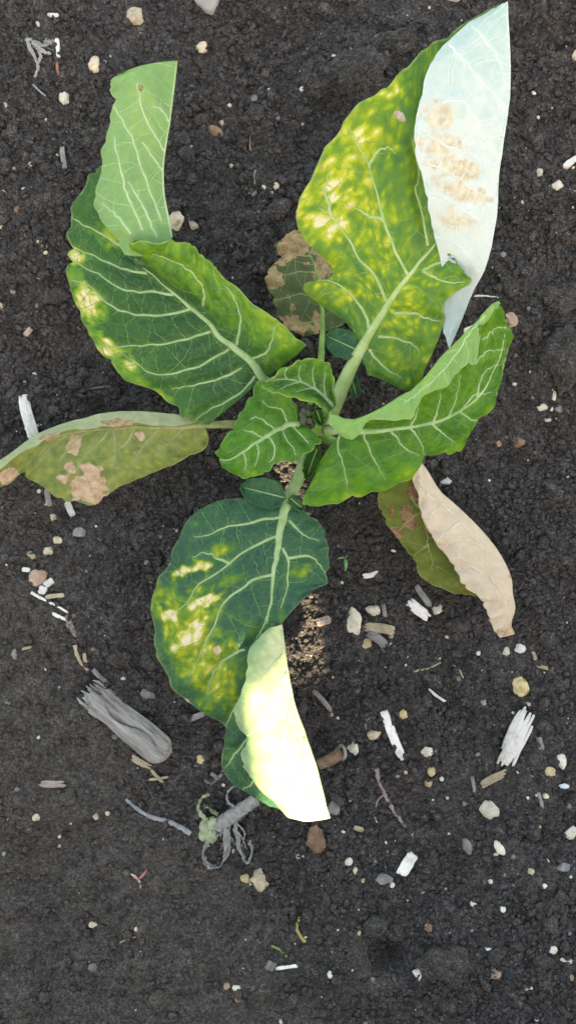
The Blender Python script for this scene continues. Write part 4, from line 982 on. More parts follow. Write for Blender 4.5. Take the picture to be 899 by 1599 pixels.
# ------------------------------------------------------------------ stones
ST = {
 'tan': simple_mat('stone_tan', (0.24, 0.18, 0.11), (0.58, 0.49, 0.36), 160, 0.9, 0.6, c3=(0.70, 0.62, 0.48)),
 'cream': simple_mat('stone_cream', (0.36, 0.32, 0.24), (0.62, 0.58, 0.48), 160, 0.9, 0.5, c3=(0.74, 0.70, 0.60)),
 'white': simple_mat('stone_white', (0.52, 0.51, 0.48), (0.76, 0.76, 0.73), 200, 0.7, 0.3),
 'grey': simple_mat('stone_grey', (0.13, 0.13, 0.13), (0.30, 0.29, 0.28), 160, 0.85, 0.5),
 'brown': simple_mat('stone_brown', (0.15, 0.085, 0.055), (0.34, 0.21, 0.14), 160, 0.85, 0.5),
 'pink': simple_mat('stone_pink', (0.30, 0.19, 0.14), (0.52, 0.37, 0.29), 160, 0.85, 0.5),
 'yellow': simple_mat('stone_yellow', (0.30, 0.21, 0.09), (0.56, 0.44, 0.24), 160, 0.9, 0.6, c3=(0.66, 0.55, 0.34)),
 'blue': simple_mat('stone_bluish', (0.45, 0.52, 0.58), (0.68, 0.74, 0.78), 160, 0.5, 0.2),
}
PEB = []
def stone(px, py, rx, ry, mat, label=None, ang=0.0, lump=0.10, flat=0.75, sub=3, facets=7):
    r = np.random.default_rng(int(px * 31 + py * 7) & 0xffff)
    V, Fc = ICO[sub]; V = V.copy()
    for _ in range(facets):
        n = r.normal(size=3); n /= np.linalg.norm(n); d = r.uniform(0.62, 0.92)
        e = np.maximum(V @ n - d, 0); V -= e[:, None] * n * 0.9
    o3 = r.uniform(0, 50, 3)
    V *= (1 + lump * 1.6 * fbm(V[:, 0] * 1.7 + o3[0], V[:, 1] * 1.7 + o3[1], V[:, 2] * 1.7 + o3[2], 3) + lump * 0.4 * noise3(V[:, 0] * 8 + o3[0], V[:, 1] * 8, V[:, 2] * 8 + o3[2]))[:, None]
    V[:, :2] /= np.abs(V[:, :2]).max(0)
    s = K * H; sx, sy = rx * s, ry * s; sz = min(sx, sy) * flat
    x, y, _ = P(px, py, 0)
    a = math.radians(-ang); c, sn = math.cos(a), math.sin(a)
    W = V * np.array([sx, sy, sz]); W = np.stack([W[:, 0] * c - W[:, 1] * sn, W[:, 0] * sn + W[:, 1] * c, W[:, 2]], -1)
    o = mesh_np('stone' if max(rx, ry) >= 8 else 'pebble', W, Fc, ST[mat], smooth=True)
    z = float(soil_h(np.array([x]), np.array([y]), False)[0])
    o.location = (x, y, z + sz * 0.45)
    if label: tag(o, label, 'stone')
    else:
        nm = {'tan': 'tan', 'cream': 'cream', 'white': 'white', 'grey': 'grey', 'brown': 'brown', 'pink': 'pinkish', 'yellow': 'ochre', 'blue': 'bluish white'}[mat]
        PEB.append((o, nm, px, py))
    return o

for a in [
 (213,34,15,16,'tan','knobbly tan stone above the tip of the long folded leaf',20,.14),
 (315,77,10,10,'tan','rounded tan stone below the flat grey shard',0,.12),
 (152,107,12,14,'tan','oval tan stone between the dried weed and the folded leaf tip',-20),
 (102,156,9,12,'cream','cream angular stone below the dried weed wisps',0,.16),
 (337,208,14,8,'brown','smooth reddish brown oval stone on bare soil between the two big leaves',35,.04),
 (277,348,13,16,'tan','larger tan stone of the pair beside the folded leaf crease',10),
 (303,354,9,7,'tan','smaller tan stone of the pair beside the folded leaf crease',25),
 (394,303,8,7,'grey','small round grey stone beneath a curved rootlet'),
 (865,293,12,10,'cream','cream stone to the right of the bleached leaf',0,.12),
 (796,502,9,13,'pink','pinkish stone tucked beside the tip of the curled leaf',-20,.12),
 (808,691,10,9,'brown','rough brown stone right of the curled green leaf',0,.14),
 (841,638,9,6,'cream','flat oval cream stone in the pebble cluster right of the curled leaf'),
 (693,751,11,7,'white','white oval stone beside the dry beige leaf'),
 (62,902,16,14,'pink','large pinkish tan stone ringed by straw crumbs',0,.12),
 (76,860,9,7,'tan','tan stone above the large pinkish stone, lower of a pair'),
 (91,843,9,7,'tan','tan stone above the large pinkish stone, upper of a pair'),
 (125,830,11,9,'grey','dull grey stone below the scorched drooping leaf',0,.16),
 (232,1082,13,8,'grey','pointed grey stone above the rotten wood chunk',20,.08),
 (315,1184,8,8,'yellow','round ochre stone beside the end of the wood chunk'),
 (405,1370,15,17,'tan','lumpy tan stone below the dead grey weed',0,.2),
 (383,1373,9,8,'yellow','small ochre stone touching the lumpy tan one',0,.14),
 (494,1307,16,23,'brown','rough reddish brown stone under the sunlit leaf tip',10,.14),
 (521,1258,11,13,'grey','grey stone beside the sunlit leaf tip',0,.1),
 (552,1169,11,11,'cream','angular cream stone beside the broken stick',0,.13),
 (583,1148,11,9,'tan','tan stone left of the long straw splinter'),
 (629,1115,8,8,'yellow','dull ochre stone right of the long straw splinter'),
 (551,970,14,23,'cream','big egg shaped cream stone with crusted foot',-8,.07),
 (584,953,14,10,'cream','flat cream stone beside the egg shaped stone',10,.12),
 (573,1005,8,9,'yellow','olive ochre stone below the egg shaped stone',0,.1),
 (682,951,10,9,'cream','cream stone touching the dark stem below the dying leaf',0,.1),
 (815,1072,15,17,'yellow','lumpy ochre stone above the wide split straw',0,.16),
 (814,1014,10,8,'white','smooth white stone below the dry leaf tip',0,.05),
 (792,1019,6,8,'cream','small cream stone beside the smooth white stone'),
 (757,1102,6,8,'pink','small pale pink stone left of the wide split straw',0,.06),
 (664,1171,10,10,'cream','pale stone above the two ochre pebbles',0,.14),
 (672,1202,7,8,'yellow','upper ochre stone of two in a column'),
 (667,1221,7,7,'yellow','lower ochre stone of two in a column'),
 (764,1262,18,15,'cream','broad cream rock below the narrow straw chip',15,.12),
 (876,1188,8,15,'cream','upright cream stone right of the wide split straw',-8,.1),
 (857,1204,9,8,'yellow','round ochre stone beside the upright cream stone'),
 (880,1228,9,5,'blue','bright bluish white flat pebble'),
 (894,1304,11,12,'cream','cream rock at the bed edge level with the blue grey shard',0,.1),
 (777,1320,8,13,'cream','long oval greyish cream stone beside the grey shard',-25,.06),
 (726,1317,8,15,'grey','flat grey stone shard below the broad cream rock',-25,.05),
 (599,1370,14,9,'grey','angular grey stone beside the bright white pebble',-15,.12),
 (881,1357,12,8,'grey','dark blue grey stone below the cream rock at the edge',0,.12),
 (771,1519,10,8,'pink','pale pink stone low on the bed',20,.16),
 (650,1514,9,8,'white','greyish white stone beside the dark hollow',0,.12),
 (668,1446,7,8,'brown','orange brown stone above the dark hollow',0,.1),
 (142,1516,8,7,'grey','pale grey stone on the smooth crust',0,.1),
 (602,90,7,6,'grey','pale grey stone bedded on top of the earth clod',0,.12),
 (592,66,15,8,'grey','flat grey stone stuck in the earth clod',-10,.14),
]:
    stone(*a)
for a in [(346,192,4,5,'tan'),(411,296,5,5,'tan'),(431,292,5,6,'tan'),(424,302,3,3,'tan'),(840,271,5,7,'cream'),(895,90,5,9,'tan'),(796,44,4,4,'white'),(855,640,4,4,'white'),(858,620,4,9,'cream'),(800,601,4,3,'white'),
 (868,640,8,6,'grey'),(852,656,6,4,'cream'),(866,655,3,3,'white'),(777,692,5,7,'pink'),(790,683,4,4,'grey'),(2,352,5,8,'tan'),(2,476,5,6,'tan'),(60,665,6,4,'white'),(55,585,5,4,'white'),(34,420,4,4,'white'),(58,477,3,4,'grey'),(62,378,5,7,'tan'),(30,330,5,6,'brown'),(3,352,5,6,'cream'),(49,257,4,4,'cream'),(24,265,4,3,'pink'),(40,298,4,4,'white'),
 (8,302,4,3,'white'),(88,267,4,4,'brown'),(10,164,5,5,'tan'),(62,37,6,5,'cream'),(75,47,5,7,'tan'),(85,808,7,6,'tan'),(78,834,4,4,'tan'),(26,1020,5,9,'grey'),(60,1272,7,6,'tan'),(151,1273,5,6,'tan'),(168,1270,4,4,'tan'),(93,1306,3,3,'white'),(143,1449,7,5,'tan'),(430,1366,8,5,'grey'),
 (355,1537,6,6,'pink'),(370,1538,7,5,'cream'),(373,1555,6,5,'brown'),(544,1343,7,7,'cream'),(611,1381,5,5,'white'),(567,1374,4,6,'yellow'),(611,994,5,5,'grey'),(749,1022,4,4,'white'),(824,1101,6,4,'tan'),(688,1214,4,4,'cream'),(853,1224,4,4,'pink'),
 (851,1242,6,5,'tan'),(822,1245,3,3,'white'),(836,1240,3,3,'cream'),(738,1409,6,5,'cream'),(782,1415,5,6,'white'),(848,1382,5,5,'white'),(828,1360,6,6,'tan'),(861,1481,7,7,'cream'),(514,1517,5,7,'white'),(820,1541,4,4,'pink'),(842,1553,4,3,'pink'),(698,1244,4,3,'cream'),(590,1282,4,4,'cream'),(603,1314,4,3,'white'),
 (585,1346,4,6,'grey'),(554,1358,4,6,'tan'),(465,1340,4,5,'tan'),(772,1332,4,5,'cream'),(785,1360,4,5,'grey'),(763,1373,4,4,'cream'),(843,1294,4,4,'yellow'),(274,828,5,4,'white'),(251,837,4,4,'grey'),(230,878,4,4,'grey'),(243,800,3,3,'grey'),(240,905,5,5,'pink'),(367,150,3,3,'white'),(358,164,4,4,'white'),(472,195,3,3,'tan'),
 (420,140,3,3,'white'),(398,152,6,6,'grey'),(300,233,3,3,'pink'),(405,333,4,4,'grey'),(471,143,4,4,'white'),(520,95,4,3,'tan'),(830,150,4,3,'white'),(838,185,3,3,'white'),(825,330,3,3,'white'),(866,364,4,4,'yellow'),(783,400,5,5,'grey'),(760,405,3,3,'white'),(120,960,4,4,'brown'),(115,972,6,6,'grey'),(150,1012,5,4,'brown'),
 (194,1057,4,3,'white'),(95,1072,3,3,'grey'),(15,1095,5,5,'grey'),(62,1150,3,3,'white'),(181,1150,6,5,'grey'),(213,1450,3,4,'tan'),(92,1322,3,3,'tan'),(480,1315,3,3,'grey'),(535,1298,4,3,'cream'),(642,1303,4,3,'grey'),(620,1210,4,4,'grey'),(700,1300,3,3,'white'),(540,1115,3,3,'white'),(528,1122,3,3,'cream'),(637,1028,3,3,'tan'),(660,1395,3,3,'grey'),
 (560,1455,4,4,'yellow'),(735,1450,3,3,'grey'),(826,1540,4,3,'white'),(838,1592,4,4,'white'),(890,1525,4,6,'pink'),(438,1592,4,4,'tan'),(580,1523,4,4,'grey'),(30,1230,4,4,'grey'),(10,1330,4,4,'grey')]:
    stone(*a, sub=2, lump=0.08)

def grit(n, seed, mat, r0, r1):
    o = scatter('grit', n, r0, r1, 2.0, mat, lambda x, y: 1 - 0.55 * crust_mask(x, y), sub=1, sink=0.3, jit=0.12, seed=seed, smooth=True)
    o['kind'] = 'stuff'; return o
grit(420, 41, ST['cream'], 0.0005, 0.0014)['label'] = 'fine pale grit scattered over the soil'
grit(420, 42, ST['grey'], 0.0006, 0.0018)['label'] = 'fine grey grit scattered over the soil'
grit(220, 43, ST['tan'], 0.0005, 0.0015)['label'] = 'fine tan grit scattered over the soil'

# flat stone shards
def shard(poly, th, mat, label, cat='stone', name='stone_shard', tilt=0.0):
    pts = np.array([P(a, b, 0)[:2] for a, b in poly]); c = pts.mean(0)
    n = len(pts); s = Soup()
    q = pts - c; inn = q * 0.86
    V = np.vstack([np.c_[q, np.zeros(n)], np.c_[q, np.full(n, th * 0.7)], np.c_[inn, np.full(n, th)], [[0, 0, th * 1.05]]])
    V[:, 2] += tilt * V[:, 1]
    jj = np.arange(n); j2 = (jj + 1) % n
    sg = 1 if (np.cross(np.c_[q, np.zeros(n)], np.c_[np.roll(q, -1, 0), np.zeros(n)])[:, 2].sum() > 0) else -1
    Q = np.vstack([np.stack([jj, j2, n + j2, n + jj], -1), np.stack([n + jj, n + j2, 2 * n + j2, 2 * n + jj], -1)])
    T = np.stack([2 * n + jj, 2 * n + j2, np.full(n, 3 * n)], -1)
    if sg < 0: Q = Q[:, ::-1]; T = T[:, ::-1]
    s.add(V, Q, T); o = s.build(name, mat, smooth=False)
    o.location = (c[0], c[1], float(soil_h(np.array([c[0]]), np.array([c[1]]), False)[0]) + 0.0004)
    return tag(o, label, cat)
shard([(298,-4),(344,-5),(342,10),(333,27),(322,24),(308,12)], 0.005, ST['grey'] if False else simple_mat('shard_pale_grey', (0.26, 0.25, 0.24), (0.40, 0.38, 0.36), 120, 0.8, 0.4), 'flat pale grey triangular stone shard at the bed edge')
shard([(872,264),(880,255),(893,247),(910,238),(912,246),(896,256),(884,266)], 0.004, ST['white'], 'long white stone chip right of the cream stone')
shard([(696,2),(712,-4),(722,-3),(714,5)], 0.003, ST['white'], 'white chip beside the tip of the bleached leaf')
shard([(732,1212),(738,1210),(741,1232),(737,1236)], 0.003, ST['grey'], 'narrow grey flake between the straw chip and the ochre stones')

# ------------------------------------------------------------------ straw, splinters, twigs
SM = {
 'white': simple_mat('straw_bleached', (0.40, 0.38, 0.34), (0.76, 0.74, 0.70), 60, 0.75, 0.4, c3=(0.84, 0.82, 0.78)),
 'grey': simple_mat('straw_grey', (0.13, 0.125, 0.125), (0.34, 0.32, 0.31), 90, 0.85, 0.5),
 'tan': simple_mat('straw_tan', (0.26, 0.20, 0.13), (0.56, 0.47, 0.34), 90, 0.8, 0.4),
 'pinkish': simple_mat('straw_pinkish', (0.22, 0.17, 0.15), (0.44, 0.36, 0.33), 90, 0.8, 0.4),
}
def straw(p0, p1, w, mat, label, strands=5, name='straw', cat='straw', ragged=0.12, arch=0.0006, group=None, lift=0.0):
    r = np.random.default_rng(int(p0[0] * 13 + p0[1] * 3 + p1[0]) & 0xffff)
    a = np.array(P(*p0, 0)[:2]); b = np.array(P(*p1, 0)[:2]); L = np.linalg.norm(b - a); d = (b - a) / L; nrm = np.array([-d[1], d[0]])
    W = w * K * H; s = Soup(); c = (a + b) / 2
    bend = r.normal() * 0.03 * L
    zc = max(float(soil_h(np.array([q[0]]), np.array([q[1]]), False)[0]) for q in (a, c, b))
    rr_ = W / strands * 1.0
    for k in range(strands):
        f = (k + 0.5) / strands - 0.5
        t0 = ragged * r.random() * (0.6 if k % 2 else 0.2); t1 = 1 - ragged * r.random() * (0.25 if k % 2 else 0.8)
        t = np.linspace(t0, t1, 9)
        off = f * W * (1 + 0.08 * r.normal()) + bend * (4 * t * (1 - t)) + 0.03 * W * np.sin(t * 9 + r.random() * 6)
        xy = a[None] + t[:, None] * (b - a)[None] + off[:, None] * nrm[None] - c[None]
        zz = rr_ * 0.6 + arch * 4 * t * (1 - t) + (0.25 - f * f) * W * 0.8 + 0.0002 * r.normal(size=9)
        rad = rr_ * (0.8 + 0.4 * r.random()) * np.where((t < t0 + 0.03) | (t > t1 - 0.03), 0.55, 1)
        s.add(*tube(np.c_[xy, zz], rad, 6, 0.75, rough=0.05, seed=k))
    o = s.build(name, SM[mat], smooth=True); o.location = (c[0], c[1], zc + 0.0003 + lift)
    return tag(o, label, cat, group)

def twig(pts, r0, r1, mat, label, name='twig', cat='twig', n=22, rough=0.12, group=None, lift=0.0, sides=7):
    q = crom(np.array([P(a, b, 0)[:2] for a, b in pts]), n); c = q.mean(0)
    z = soil_h(q[:, 0], q[:, 1], False)
    z = np.convolve(np.pad(z, 3, 'edge'), np.ones(7) / 7, 'valid')
    rad = np.linspace(r0, r1, n) * K * H
    zz = z + rad * 0.75 + 0.0005 + lift
    s = Soup(); s.add(*tube(np.c_[q - c, zz - z.mean()], rad, sides, rough=rough, seed=int(pts[0][0])))
    o = s.build(name, mat if not isinstance(mat, str) else SM[mat]); o.location = (c[0], c[1], float(z.mean()))
    return tag(o, label, cat, group)

straw((38,616), (57,690), 15, 'white', 'long bleached split straw running under the drooping leaf', 6)
straw((76,762), (80,792), 7, 'grey', 'short grey straw end below the drooping leaf', 3)
straw((104,778), (116,806), 8, 'white', 'short white straw end beside the scorched leaf margin', 3)
straw((598,1109), (629,1187), 12, 'white', 'long straight pale straw splinter between the tan and ochre stones', 5)
straw((783,1196), (826,1106), 30, 'white', 'wide bleached split straw below the lumpy ochre stone', 8, ragged=0.42)
straw((636,938), (671,965), 15, 'white', 'frayed white straw left of the cream stone below the dying leaf', 5, ragged=0.35)
straw((650,914), (674,948), 8, 'grey', 'dark grey stem bit touching the frayed white straw', 3)
straw((568,979), (617,985), 13, 'tan', 'pale hollow straw end beside the egg shaped stone', 5)
straw((573,988), (602,1010), 12, 'grey', 'grey straw piece under the pale hollow straw', 4)
straw((493,971), (516,965), 10, 'pinkish', 'stubby pinkish straw beside the sunlit soil patch', 3)
straw((566,900), (591,894), 6, 'white', 'thin white straw chip above the flat cream stone', 3)
straw((598,943), (601,964), 5, 'pinkish', 'tiny upright straw beside the flat cream stone', 2)
straw((488,1077), (518,1111), 6, 'pinkish', 'slender pinkish splinter beside the sunlit flap', 3)
straw((670,1077), (698,1098), 3, 'white', 'thin white bristle with a knobbed end', 2)
straw((748,1224), (791,1203), 10, 'tan', 'narrow tan straw chip below the wide split straw', 4, ragged=0.4)
straw((624,1364), (646,1328), 16, 'white', 'glossy white fibrous straw flake on open soil', 6, ragged=0.35)
straw((64,1222), (107,1222), 9, 'pinkish', 'frayed pale straw lying on the smooth crust', 4, ragged=0.5)
straw((206,1180), (238,1198), 8, 'tan', 'frayed straw below the wood chunk', 4, ragged=0.4)
straw((236,1200), (256,1222), 4, 'tan', 'thin straw below the wood chunk crossing another', 2)
straw((232,1217), (268,1212), 3, 'tan', 'fine straw lying level below the wood chunk', 2)
straw((296,1122), (321,1112), 7, 'grey', 'short grey straw poking from under the blotched leaf', 3)
straw((430,1507), (468,1502), 4, 'white', 'thin white straw with a dark root end', 2)
straw((416,1500), (430,1506), 11, 'grey', 'dark grey stub at the end of the thin white straw', 4)
straw((75,932), (106,928), 5, 'tan', 'short pale straw lying over the long thin twig', 2)
straw((66,918), (78,922), 9, 'white', 'white straw crumb under the pinkish stone', 3)
straw((74,914), (88,905), 8, 'white', 'white straw crumb beside the pinkish stone', 3)
straw((46,862), (56,872), 6, 'tan', 'upper straw crumb above the pinkish stone', 2)
straw((36,889), (50,890), 5, 'white', 'lower straw crumb above the pinkish stone', 2)
straw((88,955), (116,966), 4, 'white', 'thin pale straw below the long thin twig', 2)
straw((148,1042), (174,1066), 6, 'grey', 'grey straw just above the wood chunk', 3)
straw((38,1012), (54,1008), 3, 'tan', 'tiny tan straw beside a grey pebble on the crust', 2)
straw((136,1016), (139,1032), 4, 'tan', 'tiny tan husk beside the brown twig', 2)
straw((76,28), (97,29), 5, 'white', 'short white straw above the dried weed wisps', 2)
straw((92,64), (95,96), 5, 'white', 'upright thin straw beside the dried weed wisps', 2)
straw((99,232), (104,268), 6, 'grey', 'grey fibrous straw left of the long folded leaf', 3)
straw((720,520), (740,512), 5, 'white', 'short white straw between the bleached and curled leaves', 2)
straw((838,1235), (845,1262), 4, 'grey', 'slim grey flake right of the broad cream rock', 2)
straw((872,1493), (890,1500), 6, 'white', 'white straw flake below the cream pebble', 3)
straw((745,1475), (765,1478), 3, 'white', 'tiny white straw on the open soil', 2)
straw((838,1040), (858,1046), 4, 'tan', 'tan straw right of the smooth white stone', 2)
straw((833,1018), (838,1034), 4, 'tan', 'short upright tan straw beside the smooth white stone', 2)
straw((840,1150), (845,1172), 7, 'grey', 'grey bark flake beside the wide split straw', 3)
straw((552,1291), (568,1296), 6, 'tan', 'small pale husk above the cream pebble', 3)
straw((50,513), (40,525), 7, 'tan', 'tan chaff flake left of the broad dark leaf', 3)
straw((18,455), (26,458), 4, 'grey', 'small grey chaff flake beside the bed edge', 2)

twig([(641,1055),(655,1048),(668,1046),(690,1036)], 2.0, 1.4, 'tan', 'long thin bent straw stalk above the white bristle')
twig([(708,1040),(717,1046),(724,1060)], 1.8, 1.0, 'tan', 'short curved rootlet below the dying leaf', 'rootlet', 'rootlet')
twig([(54,924),(75,935),(95,945),(112,955)], 2.6, 1.8, 'white', 'long thin pale twig below the pinkish stone')
twig([(122,1004),(126,1022),(131,1034),(140,1045)], 3.4, 2.2, 'tan', 'kinked brown twig above the wood chunk')
twig([(110,958),(117,972),(123,990)], 4.5, 3.0, 'grey', 'dark knotted root bit above the kinked brown twig', rough=0.3)
M_FUZZ = simple_mat('fuzzy_grey_twig', (0.24, 0.24, 0.26), (0.50, 0.50, 0.53), 260, 0.95, 0.6)
twig([(197,1248),(212,1262),(235,1274),(258,1281),(280,1290),(298,1300)], 2.2, 4.4, M_FUZZ, 'fuzzy pale grey twig beside the dead weed', rough=0.22, n=40, sides=8)
twig([(588,1200),(592,1222),(602,1243),(612,1262),(622,1276),(632,1290)], 4.2, 1.6, 'pinkish', 'withered brown root on open soil below the long splinter', 'root', 'root', rough=0.3, n=34)
twig([(600,1240),(590,1250),(586,1262)], 2.2, 0.9, 'pinkish', 'short side root of the withered brown root', 'root', 'root', rough=0.25)
twig([(595,1464),(607,1460),(622,1456),(645,1457)], 1.3, 0.8, 'tan', 'fine pale rootlet over the dark hollow', 'rootlet', 'rootlet')
twig([(571,1138),(571,1126),(582,1116),(594,1104)], 1.3, 0.9, 'pinkish', 'fine brown rootlet beside the long straw splinter', 'rootlet', 'rootlet')
twig([(398,290),(397,278),(399,266),(404,257)], 1.4, 0.8, 'tan', 'fine curved rootlet above the small grey stone', 'rootlet', 'rootlet')
twig([(391,234),(390,222),(391,208)], 1.2, 0.8, 'tan', 'fine straight rootlet right of the reddish brown stone', 'rootlet', 'rootlet')
twig([(738,464),(755,463),(776,466)], 1.7, 1.0, 'white', 'thin white rootlet right of the bleached flap', 'rootlet', 'rootlet')
twig([(126,609),(148,606),(172,602)], 1.8, 1.0, 'grey', 'thin grey rootlet above the drooping leaf', 'rootlet', 'rootlet')
twig([(186,1476),(200,1468),(213,1463)], 1.2, 0.7, 'tan', 'hair thin rootlet on the smooth crust', 'rootlet', 'rootlet')
twig([(468,1428),(463,1445),(468,1458),(476,1468)], 2.5, 3.2, simple_mat('husk_ochre', (0.30, 0.24, 0.08), (0.50, 0.42, 0.18), 200), 'curled ochre husk on bare soil', 'husk', 'husk')
twig([(424,1474),(438,1480),(447,1490)], 1.6, 2.2, simple_mat('husk_green', (0.14, 0.20, 0.05), (0.26, 0.30, 0.10), 200), 'small curled greenish husk beside the thin white straw', 'husk', 'husk')
twig([(94,98),(92,108),(93,120)], 3.5, 2.0, ST['brown'], 'rusty brown chaff under the dried weed wisps', 'chaff', 'chaff')

# broken stick beside the sunlit tip
M_STICK = simple_mat('stick_reddish', (0.12, 0.07, 0.05), (0.28, 0.18, 0.13), 220, 0.9, 0.6)
st = twig([(497,1192),(508,1187),(520,1181),(532,1173)], 7.5, 9.5, M_STICK, 'broken reddish brown stick with a grey hollow end', 'stick', 'stick', rough=0.07, n=20, sides=12, lift=0.002)
ex, ey, _ = P(533, 1172, 0); ang = np.linspace(0, 6.283, 20)
q = np.c_[0.0042 * np.cos(ang) * 0.5, 0.0046 * np.sin(ang), 0.0042 * np.cos(ang) * 0.85]
ez = float(soil_h(np.array([ex]), np.array([ey]), False)[0]) + 0.0062
so = Soup(); so.add(*tube(q, 0.0011, 6, rough=0.15, seed=4)); o = so.build('stick_end', SM['grey'], st)
o.location = (ex - st.location.x, ey - st.location.y, ez - st.location.z)

# rotten wood chunk
def wood_chunk():
    a = np.array(P(158, 1090, 0)[:2]); b = np.array(P(256, 1172, 0)[:2]); L = np.linalg.norm(b - a) * 1.16; c = (a + b) / 2
    nu_, nv_ = 110, 130; r = np.random.default_rng(5)
    u = np.linspace(-0.5, 0.5, nu_)[:, None]; th = np.linspace(0, 2 * math.pi, nv_, endpoint=False)[None, :]
    w = 0.0100 * (1 + 0.06 * np.sin(u * 7)) * np.where(u > 0.36, np.sqrt(np.clip(1 - ((u - 0.36) / 0.145) ** 2, 0.02, 1)), 1)
    fib = noise3(th * 5 + 0 * u, u * 2.2, 2.0) * 0.10 + noise3(np.cos(th) * 14 + 0 * u, np.sin(th) * 14 + u * 1.5, 3.0) * 0.07
    rad = 1 + fib
    X_ = u * L + np.where(u < -0.40, 1, 0) * 0.006 * noise3(th * 3 + 0 * u, 0 * u, 4.0)
    Yv = np.cos(th) * w * rad; Zv = np.sin(th) * w * 0.62 * rad
    crack = np.exp(-((Yv - 0.0015 - 0.003 * np.sin(u * 9)) / 0.0006) ** 2) * (np.sin(th) > 0) * sstep(-0.4, -0.2, u) * (1 - sstep(0.25, 0.42, u))
    Zv = Zv - 0.0034 * crack
    V = np.stack([X_ + 0 * th, Yv, Zv], -1).reshape(-1, 3)
    i = np.arange(nu_ - 1)[:, None] * nv_; j = np.arange(nv_)[None, :]; j2 = (j + 1) % nv_
    Q = np.stack([i + j, i + nv_ + j, i + nv_ + j2, i + j2], -1).reshape(-1, 4)[:, ::-1]
    V = np.vstack([V, [[-0.46 * L, 0, 0]], [[0.5 * L, 0, 0]]]); k0, k1 = len(V) - 2, len(V) - 1
    jj = np.arange(nv_); T = np.vstack([np.stack([np.full(nv_, k0), (jj + 1) % nv_, jj], -1), np.stack([np.full(nv_, k1), (nu_ - 1) * nv_ + jj, (nu_ - 1) * nv_ + (jj + 1) % nv_], -1)])
    m = simple_mat('rotten_wood', (0.07, 0.06, 0.05), (0.30, 0.285, 0.27), 45, 0.9, 1.0, (0.55, 3.2, 3.2), c3=(0.50, 0.49, 0.47), bdist=0.0022)
    o = mesh_np('wood_chunk', V, [Q, T], m)
    d = (b - a); o.rotation_euler = (0, 0, math.atan2(d[1], d[0]))
    o.location = (c[0], c[1], float(soil_h(np.array([c[0]]), np.array([c[1]]), False)[0]) + 0.0052)
    tag(o, 'weathered grey chunk of cracked wood lying on the soil', 'wood')
    s = Soup()
    for k in range(9):
        y0 = -0.008 + 0.0022 * k; l = r.uniform(0.004, 0.009)
        s.add(*tube(np.array([(-0.46 * L, y0, 0.004 * (1 - (y0 / 0.011) ** 2)), (-0.5 * L - l * 0.5, y0 + 0.0006 * r.normal(), 0.003), (-0.5 * L - l, y0 + 0.001 * r.normal(), 0.0015)]), [0.0012, 0.0010, 0.0005], 6, rough=0.1, seed=k))
    s.build('frayed_end', m, o)
wood_chunk()

# dead grey weed with curled leaves
M_WEED = simple_mat('weed_dry_grey', (0.22, 0.22, 0.21), (0.44, 0.44, 0.43), 240, 0.95, 0.6)
M_WGREEN = simple_mat('weed_pale_green', (0.20, 0.25, 0.14), (0.40, 0.45, 0.30), 200, 0.8, 0.4)
weed = bpy.data.objects.new('dead_weed', None); COL.objects.link(weed)
wx, wy, _ = P(345, 1285, 0); wz = float(soil_h(np.array([wx]), np.array([wy]), False)[0]); weed.location = (wx, wy, wz)
tag(weed, 'dead grey furry weed with pale green crown and curled dry leaves', 'weed')
WL = np.array([wx, wy, wz])
def w3(pts, n): return crom(np.array([np.array(P(a, b, wz + c * 0.001)) for a, b, c in pts]) - WL, n)
stemp = w3([(400,1248,9),(380,1262,8),(360,1276,7),(338,1290,6)], 24)
so = Soup(); so.add(*tube(stemp, np.linspace(0.0042, 0.0052, 24), 12, rough=0.05, seed=1)); so.build('stem', M_WEED, weed)
so = Soup(); rr = np.random.default_rng(8)
for k in range(420):
    p = stemp[rr.integers(0, 24)]; d = rr.normal(size=3); d[2] = abs(d[2]); d /= np.linalg.norm(d)
    so.add(*tube(np.array([p + d * 0.0044, p + d * 0.0058 + 0.0003 * rr.normal(size=3), p + d * 0.0070 + 0.0006 * rr.normal(size=3)]), [0.00010, 0.00008, 0.00004], 3))
h = so.build('stem_hairs', M_WEED, weed); h['kind'] = 'stuff'
for k in range(11):
    a_, b_ = rr.uniform(335, 372), rr.uniform(1280, 1300); an = rr.uniform(0.4, 2.6); L_ = rr.uniform(18, 48)
    fp = [(a_, b_, 8), (a_ + L_ * .5 * math.cos(an) + rr.normal() * 5, b_ + L_ * .5 * math.sin(an), 9 + rr.normal()), (a_ + L_ * math.cos(an + .4), b_ + L_ * math.sin(an + .4), 3)]
    so = Soup(); so.add(*tube(w3(fp, 14), np.linspace(0.0007, 0.0003, 14), 5, rough=0.2, seed=k)); so.build('dry_fibre', M_WEED, weed)
